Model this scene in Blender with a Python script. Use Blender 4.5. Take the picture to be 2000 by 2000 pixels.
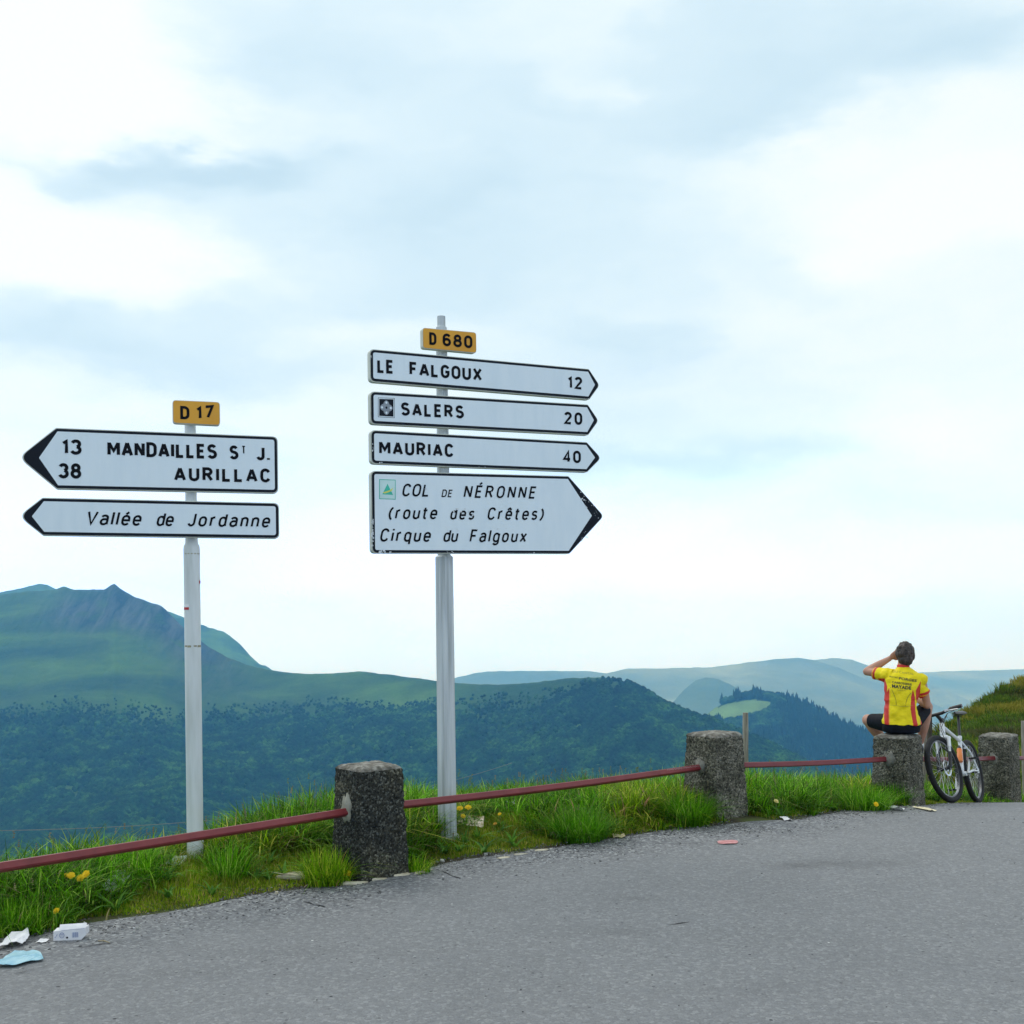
import bpy, bmesh, math, random
import numpy as np
from mathutils import Vector, Matrix, noise as mnoise

for _o in list(bpy.data.objects):
    bpy.data.objects.remove(_o)
S = bpy.context.scene
COL = S.collection
PI = math.pi

# ------------------------------------------------------------------ camera
F = 2200.0            # focal length in photograph pixels (photograph 2000 x 2000)
HOR = 1205.0          # row of the eye level
ROLL = 0.012
EYE = 1.67
cam_d = bpy.data.cameras.new('camera')
cam_d.sensor_width = 36.0
cam_d.lens = 36.0 * F / 2000.0
cam_d.shift_y = (HOR - 1000.0) / 2000.0
cam_d.clip_start = 0.1
cam_d.clip_end = 90000.0
cam = bpy.data.objects.new('camera', cam_d)
COL.objects.link(cam)
cam.matrix_world = Matrix.Translation((0, 0, EYE)) @ Matrix.Rotation(PI / 2, 4, 'X') @ Matrix.Rotation(-ROLL, 4, 'Z')
S.camera = cam
S.render.engine = 'CYCLES'
S.view_settings.view_transform = 'Standard'
S.view_settings.look = 'None'
S.view_settings.exposure = 0.0
S.view_settings.gamma = 1.0
S.view_settings.use_curve_mapping = False
S.cycles.max_bounces = 6
S.cycles.diffuse_bounces = 3
S.cycles.glossy_bounces = 2
S.cycles.transparent_max_bounces = 6
S.cycles.volume_bounces = 1
S.cycles.use_denoising = True

# ------------------------------------------------------------------ sky and sun
SUN_AZ, SUN_EL = math.radians(-38), math.radians(52)
world = bpy.data.worlds.new('World')
S.world = world
world.use_nodes = True
wt = world.node_tree
wt.nodes.clear()

def wn(kind, **kw):
    n = wt.nodes.new(kind)
    for k, v in kw.items():
        setattr(n, k, v)
    return n

def wmath(op, a, b=None, c=None, clamp=False):
    n = wn('ShaderNodeMath', operation=op, use_clamp=clamp)
    for i, v in enumerate((a, b, c)):
        if v is None:
            continue
        if isinstance(v, (int, float)):
            n.inputs[i].default_value = v
        else:
            wt.links.new(v, n.inputs[i])
    return n.outputs[0]

sky = wn('ShaderNodeTexSky', sky_type='NISHITA')
sky.sun_disc = False
sky.sun_elevation = SUN_EL
sky.sun_rotation = SUN_AZ
sky.altitude = 1500
sky.dust_density = 2.0
tc = wn('ShaderNodeTexCoord')
sep = wn('ShaderNodeSeparateXYZ')
wt.links.new(tc.outputs['Generated'], sep.inputs[0])
az = wmath('ARCTAN2', sep.outputs[0], sep.outputs[1])
el = wmath('ARCSINE', sep.outputs[2])
comb = wn('ShaderNodeCombineXYZ')
wt.links.new(wmath('MULTIPLY', az, 2.2), comb.inputs[0])
wt.links.new(wmath('MULTIPLY', el, 5.2), comb.inputs[1])
warp = wn('ShaderNodeTexNoise')
warp.inputs['Scale'].default_value = 2.1
warp.inputs['Detail'].default_value = 5
warp.inputs['Roughness'].default_value = 0.55
wt.links.new(comb.outputs[0], warp.inputs['Vector'])
wsep = wn('ShaderNodeSeparateColor')
wt.links.new(warp.outputs['Color'], wsep.inputs[0])
azw = wmath('ADD', az, wmath('MULTIPLY', wmath('SUBTRACT', wsep.outputs[0], 0.5), 0.30))
elw = wmath('ADD', el, wmath('MULTIPLY', wmath('SUBTRACT', wsep.outputs[1], 0.5), 0.13))
fb = wn('ShaderNodeTexNoise')
fb.inputs['Scale'].default_value = 1.35
fb.inputs['Detail'].default_value = 7
fb.inputs['Roughness'].default_value = 0.5
comb2 = wn('ShaderNodeCombineXYZ')
wt.links.new(wmath('MULTIPLY', azw, 2.2), comb2.inputs[0])
wt.links.new(wmath('MULTIPLY', elw, 6.0), comb2.inputs[1])
comb2.inputs[2].default_value = 3.7
wt.links.new(comb2.outputs[0], fb.inputs['Vector'])

def azel(px, py):
    u = (px - 1000) / F
    v = (HOR - py) / F
    u, v = u + ROLL * v, v - ROLL * u
    return math.atan2(u, 1), math.atan2(v, math.hypot(u, 1))

# cloud banks: (where in the sky, half width, half height, amount); + grey-blue underside, - sunlit white
BANKS = [
    (380, 305, 250, 26, .66), (160, 325, 200, 24, .44), (620, 430, 360, 60, .40), (160, 600, 300, 75, .36), (330, 690, 300, 34, .22),
    (900, 330, 320, 120, .26), (1150, 150, 380, 75, .26), (1500, 220, 260, 55, .30), (1850, 60, 260, 90, .32), (560, 110, 260, 120, .20),
    (1230, 650, 170, 60, .42), (880, 560, 330, 70, .30), (1350, 500, 380, 70, .22), (1350, 890, 420, 34, .26), (1000, 800, 300, 60, .10),
    (40, 80, 230, 190, -.75), (250, 200, 170, 50, -.25), (310, 500, 130, 70, -.52), (60, 450, 150, 60, -.34), (1670, 240, 110, 60, -.45),
    (1900, 390, 210, 70, -.60), (1950, 180, 160, 60, -.35), (1180, 160, 90, 26, -.22), (1500, 620, 260, 55, -.12), (1870, 830, 260, 90, -.26),
    (700, 620, 120, 50, -.18), (450, 790, 420, 50, -.20), (1250, 1060, 520, 60, -.14), (900, 1160, 1200, 130, -.08),
]
acc = wmath('MULTIPLY_ADD', wmath('SUBTRACT', fb.outputs[0], 0.5), 0.95, 0.38)
for (bx, by, sx, sy, am) in BANKS:
    a0, e0 = azel(bx, by)
    da = wmath('DIVIDE', wmath('SUBTRACT', azw, a0), sx / F)
    de = wmath('DIVIDE', wmath('SUBTRACT', elw, e0), sy / F)
    r2 = wmath('ADD', wmath('MULTIPLY', da, da), wmath('MULTIPLY', de, de))
    g = wmath('EXPONENT', wmath('MULTIPLY', r2, -0.9))
    acc = wmath('MULTIPLY_ADD', g, am, acc)
ramp = wn('ShaderNodeValToRGB')
cr = ramp.color_ramp
cr.interpolation = 'B_SPLINE'
cr.elements[0].position = 0.0
cr.elements[0].color = (0.98, 1.0, 1.0, 1)
cr.elements[1].position = 1.0
cr.elements[1].color = (0.54, 0.73, 0.84, 1)
e = cr.elements.new(0.30); e.color = (0.90, 1.0, 1.0, 1)
e = cr.elements.new(0.60); e.color = (0.69, 0.865, 0.955, 1)
wt.links.new(acc, ramp.inputs[0])
vs = wn('ShaderNodeVectorMath', operation='SCALE')
wt.links.new(ramp.outputs[0], vs.inputs[0])
vs.inputs['Scale'].default_value = 10.9
hz_ = wmath('EXPONENT', wmath('MULTIPLY', wmath('MULTIPLY', el, el), -1 / 0.10 ** 2))
hcol = wn('ShaderNodeMix', data_type='RGBA')
hcol.inputs['A'].default_value = (1, 1, 1, 1)
hcol.inputs['B'].default_value = (1.06, 1.42, 2.6, 1)
wt.links.new(hz_, hcol.inputs['Factor'])
hmul = wn('ShaderNodeMix', data_type='RGBA', blend_type='MULTIPLY')
hmul.inputs['Factor'].default_value = 1.0
wt.links.new(vs.outputs[0], hmul.inputs['A'])
wt.links.new(hcol.outputs['Result'], hmul.inputs['B'])
mixw = wn('ShaderNodeMix', data_type='RGBA')
mixw.inputs['Factor'].default_value = 0.90
wt.links.new(sky.outputs[0], mixw.inputs['A'])
wt.links.new(hmul.outputs['Result'], mixw.inputs['B'])
bg = wn('ShaderNodeBackground')
bg.inputs['Strength'].default_value = 0.1
wt.links.new(mixw.outputs['Result'], bg.inputs['Color'])
wo = wn('ShaderNodeOutputWorld')
wt.links.new(bg.outputs[0], wo.inputs['Surface'])

sun_d = bpy.data.lights.new('sun', 'SUN')
sun_d.energy = 1.5
sun_d.angle = math.radians(42)
sun_d.color = (1.0, 0.96, 0.88)
sun = bpy.data.objects.new('sun', sun_d)
COL.objects.link(sun)
sdir = Vector((math.sin(SUN_AZ) * math.cos(SUN_EL), math.cos(SUN_AZ) * math.cos(SUN_EL), math.sin(SUN_EL)))
sun.rotation_euler = sdir.to_track_quat('Z', 'Y').to_euler()

# ------------------------------------------------------------------ helpers
rng = np.random.default_rng(7)
random.seed(11)

def ray(px, py):
    u = (px - 1000.0) / F
    v = (HOR - py) / F
    return u + ROLL * v, v - ROLL * u

def at(px, py, Y):
    u, v = ray(px, py)
    return np.array((u * Y, Y, EYE + v * Y))

def ground_z(y):
    return -0.069 * np.clip(np.asarray(y, float) - 9.0, 0, None) ** 1.55

def on_ground(px, py, up=0.0):
    u, v = ray(px, py)
    Y = 8.0
    for _ in range(60):
        Y = Y * 0.5 + 0.5 * ((float(ground_z(Y)) + up - EYE) / v)
    return np.array((u * Y, Y, EYE + v * Y))

def _hash(ix, iy, seed):
    h = (ix.astype(np.int64) * 374761393 + iy.astype(np.int64) * 668265263 + seed * 1442695041) & 0xffffffff
    h = ((h ^ (h >> 13)) * 1274126177) & 0xffffffff
    return ((h ^ (h >> 16)) & 0xffff) / 65535.0

def vnoise(x, y, seed=0):
    x = np.asarray(x, float); y = np.asarray(y, float)
    ix = np.floor(x); iy = np.floor(y)
    fx = x - ix; fy = y - iy
    fx = fx * fx * (3 - 2 * fx); fy = fy * fy * (3 - 2 * fy)
    a = _hash(ix, iy, seed); b = _hash(ix + 1, iy, seed); c = _hash(ix, iy + 1, seed); d = _hash(ix + 1, iy + 1, seed)
    return (a * (1 - fx) + b * fx) * (1 - fy) + (c * (1 - fx) + d * fx) * fy

def fbm(x, y, seed=0, octv=4, gain=0.5):
    s = 0; a = 1; t = 0
    for o in range(octv):
        s = s + a * vnoise(x * 2 ** o, y * 2 ** o, seed + o * 17)
        t += a; a *= gain
    return s / t * 2 - 1

def make_mesh(name, verts, faces, smooth=False):
    me = bpy.data.meshes.new(name)
    v = np.asarray(verts, dtype=np.float32).reshape(-1, 3)
    if isinstance(faces, np.ndarray) and faces.ndim == 2:
        n, k = faces.shape
        me.vertices.add(len(v)); me.vertices.foreach_set('co', v.ravel())
        me.loops.add(n * k); me.loops.foreach_set('vertex_index', faces.astype(np.int32).ravel())
        me.polygons.add(n)
        me.polygons.foreach_set('loop_start', np.arange(0, n * k, k, dtype=np.int32))
        me.update(calc_edges=True)
    else:
        me.from_pydata([tuple(map(float, p)) for p in v], [], faces)
        me.update()
    if smooth:
        me.polygons.foreach_set('use_smooth', np.ones(len(me.polygons), dtype=bool))
    return me

def wloc(o):
    p = Vector((0, 0, 0))
    while o is not None:
        p = p + o.location
        o = o.parent
    return p

def link(name, me, mat=None, parent=None, local=False):
    """mesh coordinates are world ones unless local"""
    o = bpy.data.objects.new(name, me)
    if parent is not None:
        o.parent = parent
        if not local:
            w = wloc(parent)
            me.transform(Matrix.Translation(-w))
    if mat is not None:
        for m in (mat if isinstance(mat, (list, tuple)) else [mat]):
            me.materials.append(m)
    COL.objects.link(o)
    return o

def tag(o, label=None, category=None, group=None, kind=None):
    if label: o['label'] = label
    if category: o['category'] = category
    if group: o['group'] = group
    if kind: o['kind'] = kind
    return o

def thing(name, loc, label, category, group=None):
    o = bpy.data.objects.new(name, None)
    o.empty_display_size = 0.2
    o.location = tuple(map(float, loc))
    COL.objects.link(o)
    return tag(o, label, category, group)

def recenter(o):
    """a one-mesh thing: put its origin at the middle of its base"""
    me = o.data
    n = len(me.vertices); a = np.empty(n * 3, np.float32); me.vertices.foreach_get('co', a); a = a.reshape(-1, 3)
    c = np.array(((a[:, 0].min() + a[:, 0].max()) / 2, (a[:, 1].min() + a[:, 1].max()) / 2, a[:, 2].min()))
    me.transform(Matrix.Translation(-Vector(c)))
    o.location = Vector(c)
    return o

class MB:
    """collects simple shapes into one mesh"""
    def __init__(self):
        self.v = []; self.f = []; self.m = []
    def add(self, verts, faces, mi=0):
        b = len(self.v)
        self.v += [tuple(map(float, p)) for p in verts]
        self.f += [tuple(i + b for i in fc) for fc in faces]
        self.m += [mi] * len(faces)
        return self
    def box(self, c, s, R=None, mi=0):
        hx, hy, hz = s[0] / 2, s[1] / 2, s[2] / 2
        P = [Vector((x * hx, y * hy, z * hz)) for z in (-1, 1) for x, y in ((-1, -1), (1, -1), (1, 1), (-1, 1))]
        if R is not None: P = [R @ p for p in P]
        P = [p + Vector(c) for p in P]
        return self.add(P, [(3, 2, 1, 0), (4, 5, 6, 7), (0, 1, 5, 4), (1, 2, 6, 5), (2, 3, 7, 6), (3, 0, 4, 7)], mi)
    def tube(self, pts, rad, n=10, cap=True, mi=0, ry=None, up=(0, 0, 1), closed=False):
        pts = [Vector(p) for p in pts]
        k = len(pts)
        if not hasattr(rad, '__len__'): rad = [rad] * k
        if ry is None: ry = rad
        elif not hasattr(ry, '__len__'): ry = [ry] * k
        V = []
        upv = Vector(up)
        prev = None
        for i, p in enumerate(pts):
            if closed: t = pts[(i + 1) % k] - pts[i - 1]
            else: t = pts[min(i + 1, k - 1)] - pts[max(i - 1, 0)]
            t.normalize()
            if prev is None:
                a = upv.cross(t)
                if a.length < 1e-3: a = Vector((1, 0, 0)).cross(t)
            else:
                a = prev - t * prev.dot(t)
            a.normalize(); prev = a
            b = t.cross(a)
            for j in range(n):
                th = 2 * PI * j / n
                V.append(p + a * math.cos(th) * rad[i] + b * math.sin(th) * ry[i])
        Fc = []
        for i in range(k if closed else k - 1):
            i2 = (i + 1) % k
            for j in range(n):
                j2 = (j + 1) % n
                Fc.append((i * n + j, i * n + j2, i2 * n + j2, i2 * n + j))
        if cap and not closed:
            Fc.append(tuple(range(n - 1, -1, -1)))
            Fc.append(tuple((k - 1) * n + j for j in range(n)))
        return self.add(V, Fc, mi)
    def ell(self, c, r, n=12, m=8, R=None, mi=0):
        V = [Vector((0, 0, -1))]
        for i in range(1, m):
            ph = -PI / 2 + PI * i / m
            for j in range(n):
                th = 2 * PI * j / n
                V.append(Vector((math.cos(ph) * math.cos(th), math.cos(ph) * math.sin(th), math.sin(ph))))
        V.append(Vector((0, 0, 1)))
        V = [Vector((p.x * r[0], p.y * r[1], p.z * r[2])) for p in V]
        if R is not None: V = [R @ p for p in V]
        V = [p + Vector(c) for p in V]
        Fc = [(0, 1 + (j + 1) % n, 1 + j) for j in range(n)]
        for i in range(m - 2):
            for j in range(n):
                a = 1 + i * n + j; b = 1 + i * n + (j + 1) % n
                Fc.append((a, b, b + n, a + n))
        last = len(V) - 1
        Fc += [(last, 1 + (m - 2) * n + j, 1 + (m - 2) * n + (j + 1) % n) for j in range(n)]
        return self.add(V, Fc, mi)
    def prism(self, outline, frame, d0, d1, mi=0):
        """outline in (s,z) of the frame (origin, s axis, z axis, outward normal), between offsets d0<d1 along the normal"""
        o, a, b, nrm = frame
        k = len(outline)
        V = [o + a * s + b * z + nrm * d0 for s, z in outline] + [o + a * s + b * z + nrm * d1 for s, z in outline]
        Fc = [tuple(range(k - 1, -1, -1)), tuple(range(k, 2 * k))]
        Fc += [(i, (i + 1) % k, k + (i + 1) % k, k + i) for i in range(k)]
        return self.add(V, Fc, mi)
    def mesh(self, name, smooth=False):
        me = bpy.data.meshes.new(name)
        me.from_pydata(self.v, [], self.f)
        if any(self.m): me.polygons.foreach_set('material_index', self.m)
        if smooth: me.polygons.foreach_set('use_smooth', [True] * len(self.f))
        me.update()
        return me

def fix_normals(me):
    bm = bmesh.new(); bm.from_mesh(me); bmesh.ops.recalc_face_normals(bm, faces=bm.faces); bm.to_mesh(me); bm.free()
    return me

def auto_smooth(me, ang=35):
    bm = bmesh.new(); bm.from_mesh(me)
    for f in bm.faces: f.smooth = True
    for e in bm.edges:
        if len(e.link_faces) == 2 and e.calc_face_angle(0) > math.radians(ang): e.smooth = False
    bm.to_mesh(me); bm.free()
    return me

# ------------------------------------------------------------------ materials
def mat(name, cols, scale=5.0, detail=4.0, rough=0.7, bump=0.0, bscale=None, bdist=0.01, metal=0.0, stops=None,
        attr=None, voro=None, coord='Object', spec=None, rough_n=0.5, transl=0.0, rand=0.0, stretch=None, vmix=0.7):
    m = bpy.data.materials.new(name)
    m.use_nodes = True
    nt = m.node_tree
    L = nt.links.new
    b = nt.nodes['Principled BSDF']
    b.inputs['Roughness'].default_value = rough
    b.inputs['Metallic'].default_value = metal
    if spec is not None: b.inputs['Specular IOR Level'].default_value = spec
    t = nt.nodes.new('ShaderNodeTexCoord')
    vec = nt.nodes.new('ShaderNodeNewGeometry').outputs['Position'] if coord == 'World' else t.outputs[coord]
    if stretch:
        mp = nt.nodes.new('ShaderNodeMapping'); mp.inputs['Scale'].default_value = stretch
        L(vec, mp.inputs['Vector']); vec = mp.outputs[0]
    n = nt.nodes.new('ShaderNodeTexNoise')
    n.inputs['Scale'].default_value = scale
    n.inputs['Detail'].default_value = detail
    n.inputs['Roughness'].default_value = rough_n
    L(vec, n.inputs['Vector'])
    r = nt.nodes.new('ShaderNodeValToRGB')
    k = len(cols)
    if stops is None: stops = [0.32 + 0.36 * i / max(1, k - 1) for i in range(k)]
    r.color_ramp.elements[0].position = stops[0]; r.color_ramp.elements[0].color = (*cols[0], 1)
    if k > 1:
        r.color_ramp.elements[1].position = stops[-1]; r.color_ramp.elements[1].color = (*cols[-1], 1)
        for i in range(1, k - 1):
            e = r.color_ramp.elements.new(stops[i]); e.color = (*cols[i], 1)
    else:
        r.color_ramp.elements[1].color = (*cols[0], 1)
    L(n.outputs['Fac'], r.inputs[0])
    colo = r.outputs[0]
    if voro:
        vo = nt.nodes.new('ShaderNodeTexVoronoi'); vo.inputs['Scale'].default_value = voro[0]
        L(t.outputs[coord], vo.inputs['Vector'])
        sc_ = nt.nodes.new('ShaderNodeSeparateColor'); L(vo.outputs['Color'], sc_.inputs[0])
        r2 = nt.nodes.new('ShaderNodeValToRGB')
        cs = voro[1]
        r2.color_ramp.elements[0].position = 0.0; r2.color_ramp.elements[0].color = (*cs[0], 1)
        r2.color_ramp.elements[1].position = 1.0; r2.color_ramp.elements[1].color = (*cs[-1], 1)
        for i in range(1, len(cs) - 1):
            e = r2.color_ramp.elements.new(i / (len(cs) - 1)); e.color = (*cs[i], 1)
        L(sc_.outputs[0], r2.inputs[0])
        mx = nt.nodes.new('ShaderNodeMix'); mx.data_type = 'RGBA'; mx.blend_type = 'MULTIPLY'; mx.inputs['Factor'].default_value = vmix
        L(colo, mx.inputs['A']); L(r2.outputs[0], mx.inputs['B']); colo = mx.outputs['Result']
    if attr:
        at_ = nt.nodes.new('ShaderNodeAttribute'); at_.attribute_name = attr
        mx = nt.nodes.new('ShaderNodeMix'); mx.data_type = 'RGBA'; mx.blend_type = 'MULTIPLY'; mx.inputs['Factor'].default_value = 1
        L(colo, mx.inputs['A']); L(at_.outputs['Color'], mx.inputs['B']); colo = mx.outputs['Result']
    if rand:
        oi = nt.nodes.new('ShaderNodeObjectInfo')
        hs = nt.nodes.new('ShaderNodeHueSaturation')
        ma = nt.nodes.new('ShaderNodeMath'); ma.operation = 'MULTIPLY_ADD'; ma.inputs[1].default_value = rand; ma.inputs[2].default_value = 1 - rand / 2
        L(oi.outputs['Random'], ma.inputs[0]); L(ma.outputs[0], hs.inputs['Value']); L(colo, hs.inputs['Color']); colo = hs.outputs[0]
    L(colo, b.inputs['Base Color'])
    if bump:
        n2 = nt.nodes.new('ShaderNodeTexNoise'); n2.inputs['Scale'].default_value = bscale or scale * 3; n2.inputs['Detail'].default_value = 5
        L(t.outputs[coord], n2.inputs['Vector'])
        bp = nt.nodes.new('ShaderNodeBump'); bp.inputs['Strength'].default_value = bump; bp.inputs['Distance'].default_value = bdist
        if voro:
            ad = nt.nodes.new('ShaderNodeMath'); ad.operation = 'MULTIPLY_ADD'; ad.inputs[1].default_value = -1.0
            L(vo.outputs['Distance'], ad.inputs[0]); L(n2.outputs['Fac'], ad.inputs[2]); L(ad.outputs[0], bp.inputs['Height'])
        else:
            L(n2.outputs['Fac'], bp.inputs['Height'])
        L(bp.outputs[0], b.inputs['Normal'])
    if transl:
        tr = nt.nodes.new('ShaderNodeBsdfTranslucent'); L(colo, tr.inputs['Color'])
        ms = nt.nodes.new('ShaderNodeMixShader'); ms.inputs[0].default_value = transl
        L(b.outputs[0], ms.inputs[1]); L(tr.outputs[0], ms.inputs[2])
        L(ms.outputs[0], nt.nodes['Material Output'].inputs['Surface'])
    return m

def flat(name, c, rough=0.5, metal=0.0, var=0.10, scale=8.0, bump=0.0, bscale=40, bdist=0.003, spec=None):
    d = tuple(max(0, x * (1 - var)) for x in c); u = tuple(min(1, x * (1 + var)) for x in c)
    return mat(name, [d, u], scale=scale, rough=rough, metal=metal, bump=bump, bscale=bscale, bdist=bdist, spec=spec)
# ------------------------------------------------------------------ road edge and near ground
EDGE_PX = [(-60, 1838), (0, 1830), (80, 1824), (120, 1809), (163, 1800), (217, 1794), (308, 1780), (398, 1767), (489, 1746), (616, 1732), (710, 1722), (803, 1702),
           (872, 1684), (962, 1669), (1071, 1654), (1165, 1640), (1288, 1622), (1400, 1611), (1460, 1604), (1560, 1598)]
EP = np.array([on_ground(x, y)[:2] for x, y in EDGE_PX] + [(3.1, 10.05), (3.75, 10.46), (4.05, 10.80), (4.3, 11.05), (4.93, 11.90), (5.45, 12.55), (5.9, 13.0)])
ex = np.concatenate(([-40, -12, -5.0], EP[:, 0], [7.4, 10, 16, 40]))
ey = np.concatenate(([-16, -5.6, 2.9], EP[:, 1], [14.6, 16.8, 20, 30]))
o_ = np.argsort(ex); ex = ex[o_]; ey = ey[o_]

def edge_y(x):
    return np.interp(x, ex, ey)
def edge_w(x, y):
    """about how far a point lies beyond the road edge, metres"""
    return (y - edge_y(x)) * 0.76

def verge_h(x, y):
    w = edge_w(x, y)
    wmax = np.interp(x, [-4, -2.6, -1.5, 0, 2, 4, 6], [.75, .80, 1.5, 1.8, 1.5, 1.5, 2.0])
    b = 0.07 * np.clip(w / 0.7, 0, 1) * (1 - np.clip(np.minimum((x - 3.8) / .2, (5.5 - x) / .2), 0, 1) * (1 - np.clip((w - .10) / .3, 0, 1)))
    over = np.clip(w - wmax, 0, None)
    slope = np.interp(x, [2, 4.5, 6, 8], [0.75, 0.75, 0.25, 0.05])
    fall = slope * (over - 0.5 * (1 - np.exp(-over / 0.5)))
    return ground_z(y) + b - fall + 0.02 * fbm(x * 2.2, y * 2.2, 5) * np.clip(w / 0.3, 0, 1)

asphalt = bpy.data.materials.new('worn_asphalt')
asphalt.use_nodes = True
nt = asphalt.node_tree
L = nt.links.new
bs = nt.nodes['Principled BSDF']
bs.inputs['Roughness'].default_value = 0.85
bs.inputs['Specular IOR Level'].default_value = 0.25
t = nt.nodes.new('ShaderNodeTexCoord')
def nz(scale, detail=4, rough=0.5, dist=0.0, vec=None):
    n = nt.nodes.new('ShaderNodeTexNoise'); n.inputs['Scale'].default_value = scale; n.inputs['Detail'].default_value = detail
    n.inputs['Roughness'].default_value = rough; n.inputs['Distortion'].default_value = dist
    L(vec or t.outputs['Object'], n.inputs['Vector']); return n.outputs['Fac']
def rp(src, stops):
    r = nt.nodes.new('ShaderNodeValToRGB')
    r.color_ramp.elements[0].position = stops[0][0]; r.color_ramp.elements[0].color = (*stops[0][1], 1)
    r.color_ramp.elements[1].position = stops[-1][0]; r.color_ramp.elements[1].color = (*stops[-1][1], 1)
    for p, c in stops[1:-1]:
        e = r.color_ramp.elements.new(p); e.color = (*c, 1)
    L(src, r.inputs[0]); return r.outputs[0]
def mixc(a, b, f, mode='MIX'):
    m = nt.nodes.new('ShaderNodeMix'); m.data_type = 'RGBA'; m.blend_type = mode
    if isinstance(f, float): m.inputs['Factor'].default_value = f
    else: L(f, m.inputs['Factor'])
    for s, v in (('A', a), ('B', b)):
        if isinstance(v, tuple): m.inputs[s].default_value = (*v, 1)
        else: L(v, m.inputs[s])
    return m.outputs['Result']
def g3(v): return (v * .89, v * .91, v * .95)
base = rp(nz(1.1, 6, 0.65, 0.4), [(0.25, g3(.212)), (0.5, g3(.230)), (0.8, g3(.248))])
mp = nt.nodes.new('ShaderNodeMapping'); mp.inputs['Rotation'].default_value = (0, 0, -0.15); mp.inputs['Scale'].default_value = (0.35, 2.2, 1)
L(t.outputs['Object'], mp.inputs['Vector'])
streak = rp(nz(1.3, 6, 0.6, 0.6, mp.outputs[0]), [(0.30, (.88, .88, .89)), (0.5, (1, 1, 1)), (0.70, (1.0, 1.0, 1.0))])
base = mixc(base, streak, 0.35, 'MULTIPLY')
ats = nt.nodes.new('ShaderNodeAttribute'); ats.attribute_name = 'stain'
stn = nt.nodes.new('ShaderNodeMath'); stn.operation = 'MULTIPLY'; stn.use_clamp = True; L(ats.outputs['Fac'], stn.inputs[0]); L(rp(nz(3.5, 7, .75), [(.32, (0, 0, 0)), (.62, (1, 1, 1))]), stn.inputs[1])
base = mixc(base, (.10, .10, .105), stn.outputs[0])
grain = rp(nz(110, 3, 0.72), [(0.30, (.62, .62, .63)), (0.50, (.98, .98, .98)), (0.72, (1.10, 1.10, 1.10))])
atg = nt.nodes.new('ShaderNodeAttribute'); atg.attribute_name = 'coarse'
vo = nt.nodes.new('ShaderNodeTexVoronoi'); vo.inputs['Scale'].default_value = 58
L(t.outputs['Object'], vo.inputs['Vector'])
vsep = nt.nodes.new('ShaderNodeSeparateColor'); L(vo.outputs['Color'], vsep.inputs[0])
chips = rp(vsep.outputs[0], [(0.0, (.22, .23, .26)), (0.4, (.68, .68, .72)), (0.8, (1.1, 1.1, 1.1)), (1.0, (2.2, 2.2, 2.1))])
base = mixc(base, grain, 0.85, 'MULTIPLY')
cf = nt.nodes.new('ShaderNodeMath'); cf.operation = 'MULTIPLY_ADD'; cf.inputs[1].default_value = 0.85; cf.inputs[2].default_value = 0.22; cf.use_clamp = True
L(atg.outputs['Fac'], cf.inputs[0])
base = mixc(base, mixc(base, chips, 1.0, 'MULTIPLY'), cf.outputs[0])
# small dark pits and pale chips scattered over the surface
vo2 = nt.nodes.new('ShaderNodeTexVoronoi'); vo2.inputs['Scale'].default_value = 7.0
L(t.outputs['Object'], vo2.inputs['Vector'])
vs2 = nt.nodes.new('ShaderNodeSeparateColor'); L(vo2.outputs['Color'], vs2.inputs[0])
def lt(a, b):
    n = nt.nodes.new('ShaderNodeMath'); n.operation = 'LESS_THAN'
    for i, v in enumerate((a, b)):
        if isinstance(v, float): n.inputs[i].default_value = v
        else: L(v, n.inputs[i])
    return n.outputs[0]
def mul(a, b):
    n = nt.nodes.new('ShaderNodeMath'); n.operation = 'MULTIPLY'
    for i, v in enumerate((a, b)):
        if isinstance(v, float): n.inputs[i].default_value = v
        else: L(v, n.inputs[i])
    return n.outputs[0]
pit = mul(lt(vo2.outputs['Distance'], 0.055), lt(vs2.outputs[0], 0.42))
base = mixc(base, (.035, .035, .04), pit)
chip = mul(lt(vo2.outputs['Distance'], 0.05), lt(0.955, vs2.outputs[1]))
base = mixc(base, (.6, .6, .58), chip)
vo3 = nt.nodes.new('ShaderNodeTexVoronoi'); vo3.inputs['Scale'].default_value = 26.0
L(t.outputs['Object'], vo3.inputs['Vector'])
vs3 = nt.nodes.new('ShaderNodeSeparateColor'); L(vo3.outputs['Color'], vs3.inputs[0])
cf2 = nt.nodes.new('ShaderNodeMath'); cf2.operation = 'MULTIPLY_ADD'; cf2.inputs[1].default_value = 0.42; cf2.inputs[2].default_value = 0.07; L(atg.outputs['Fac'], cf2.inputs[0])
pit3 = mul(lt(vo3.outputs['Distance'], 0.20), lt(vs3.outputs[0], cf2.outputs[0]))
base = mixc(base, (.07, .07, .075), mul(pit3, 0.8))
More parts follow.
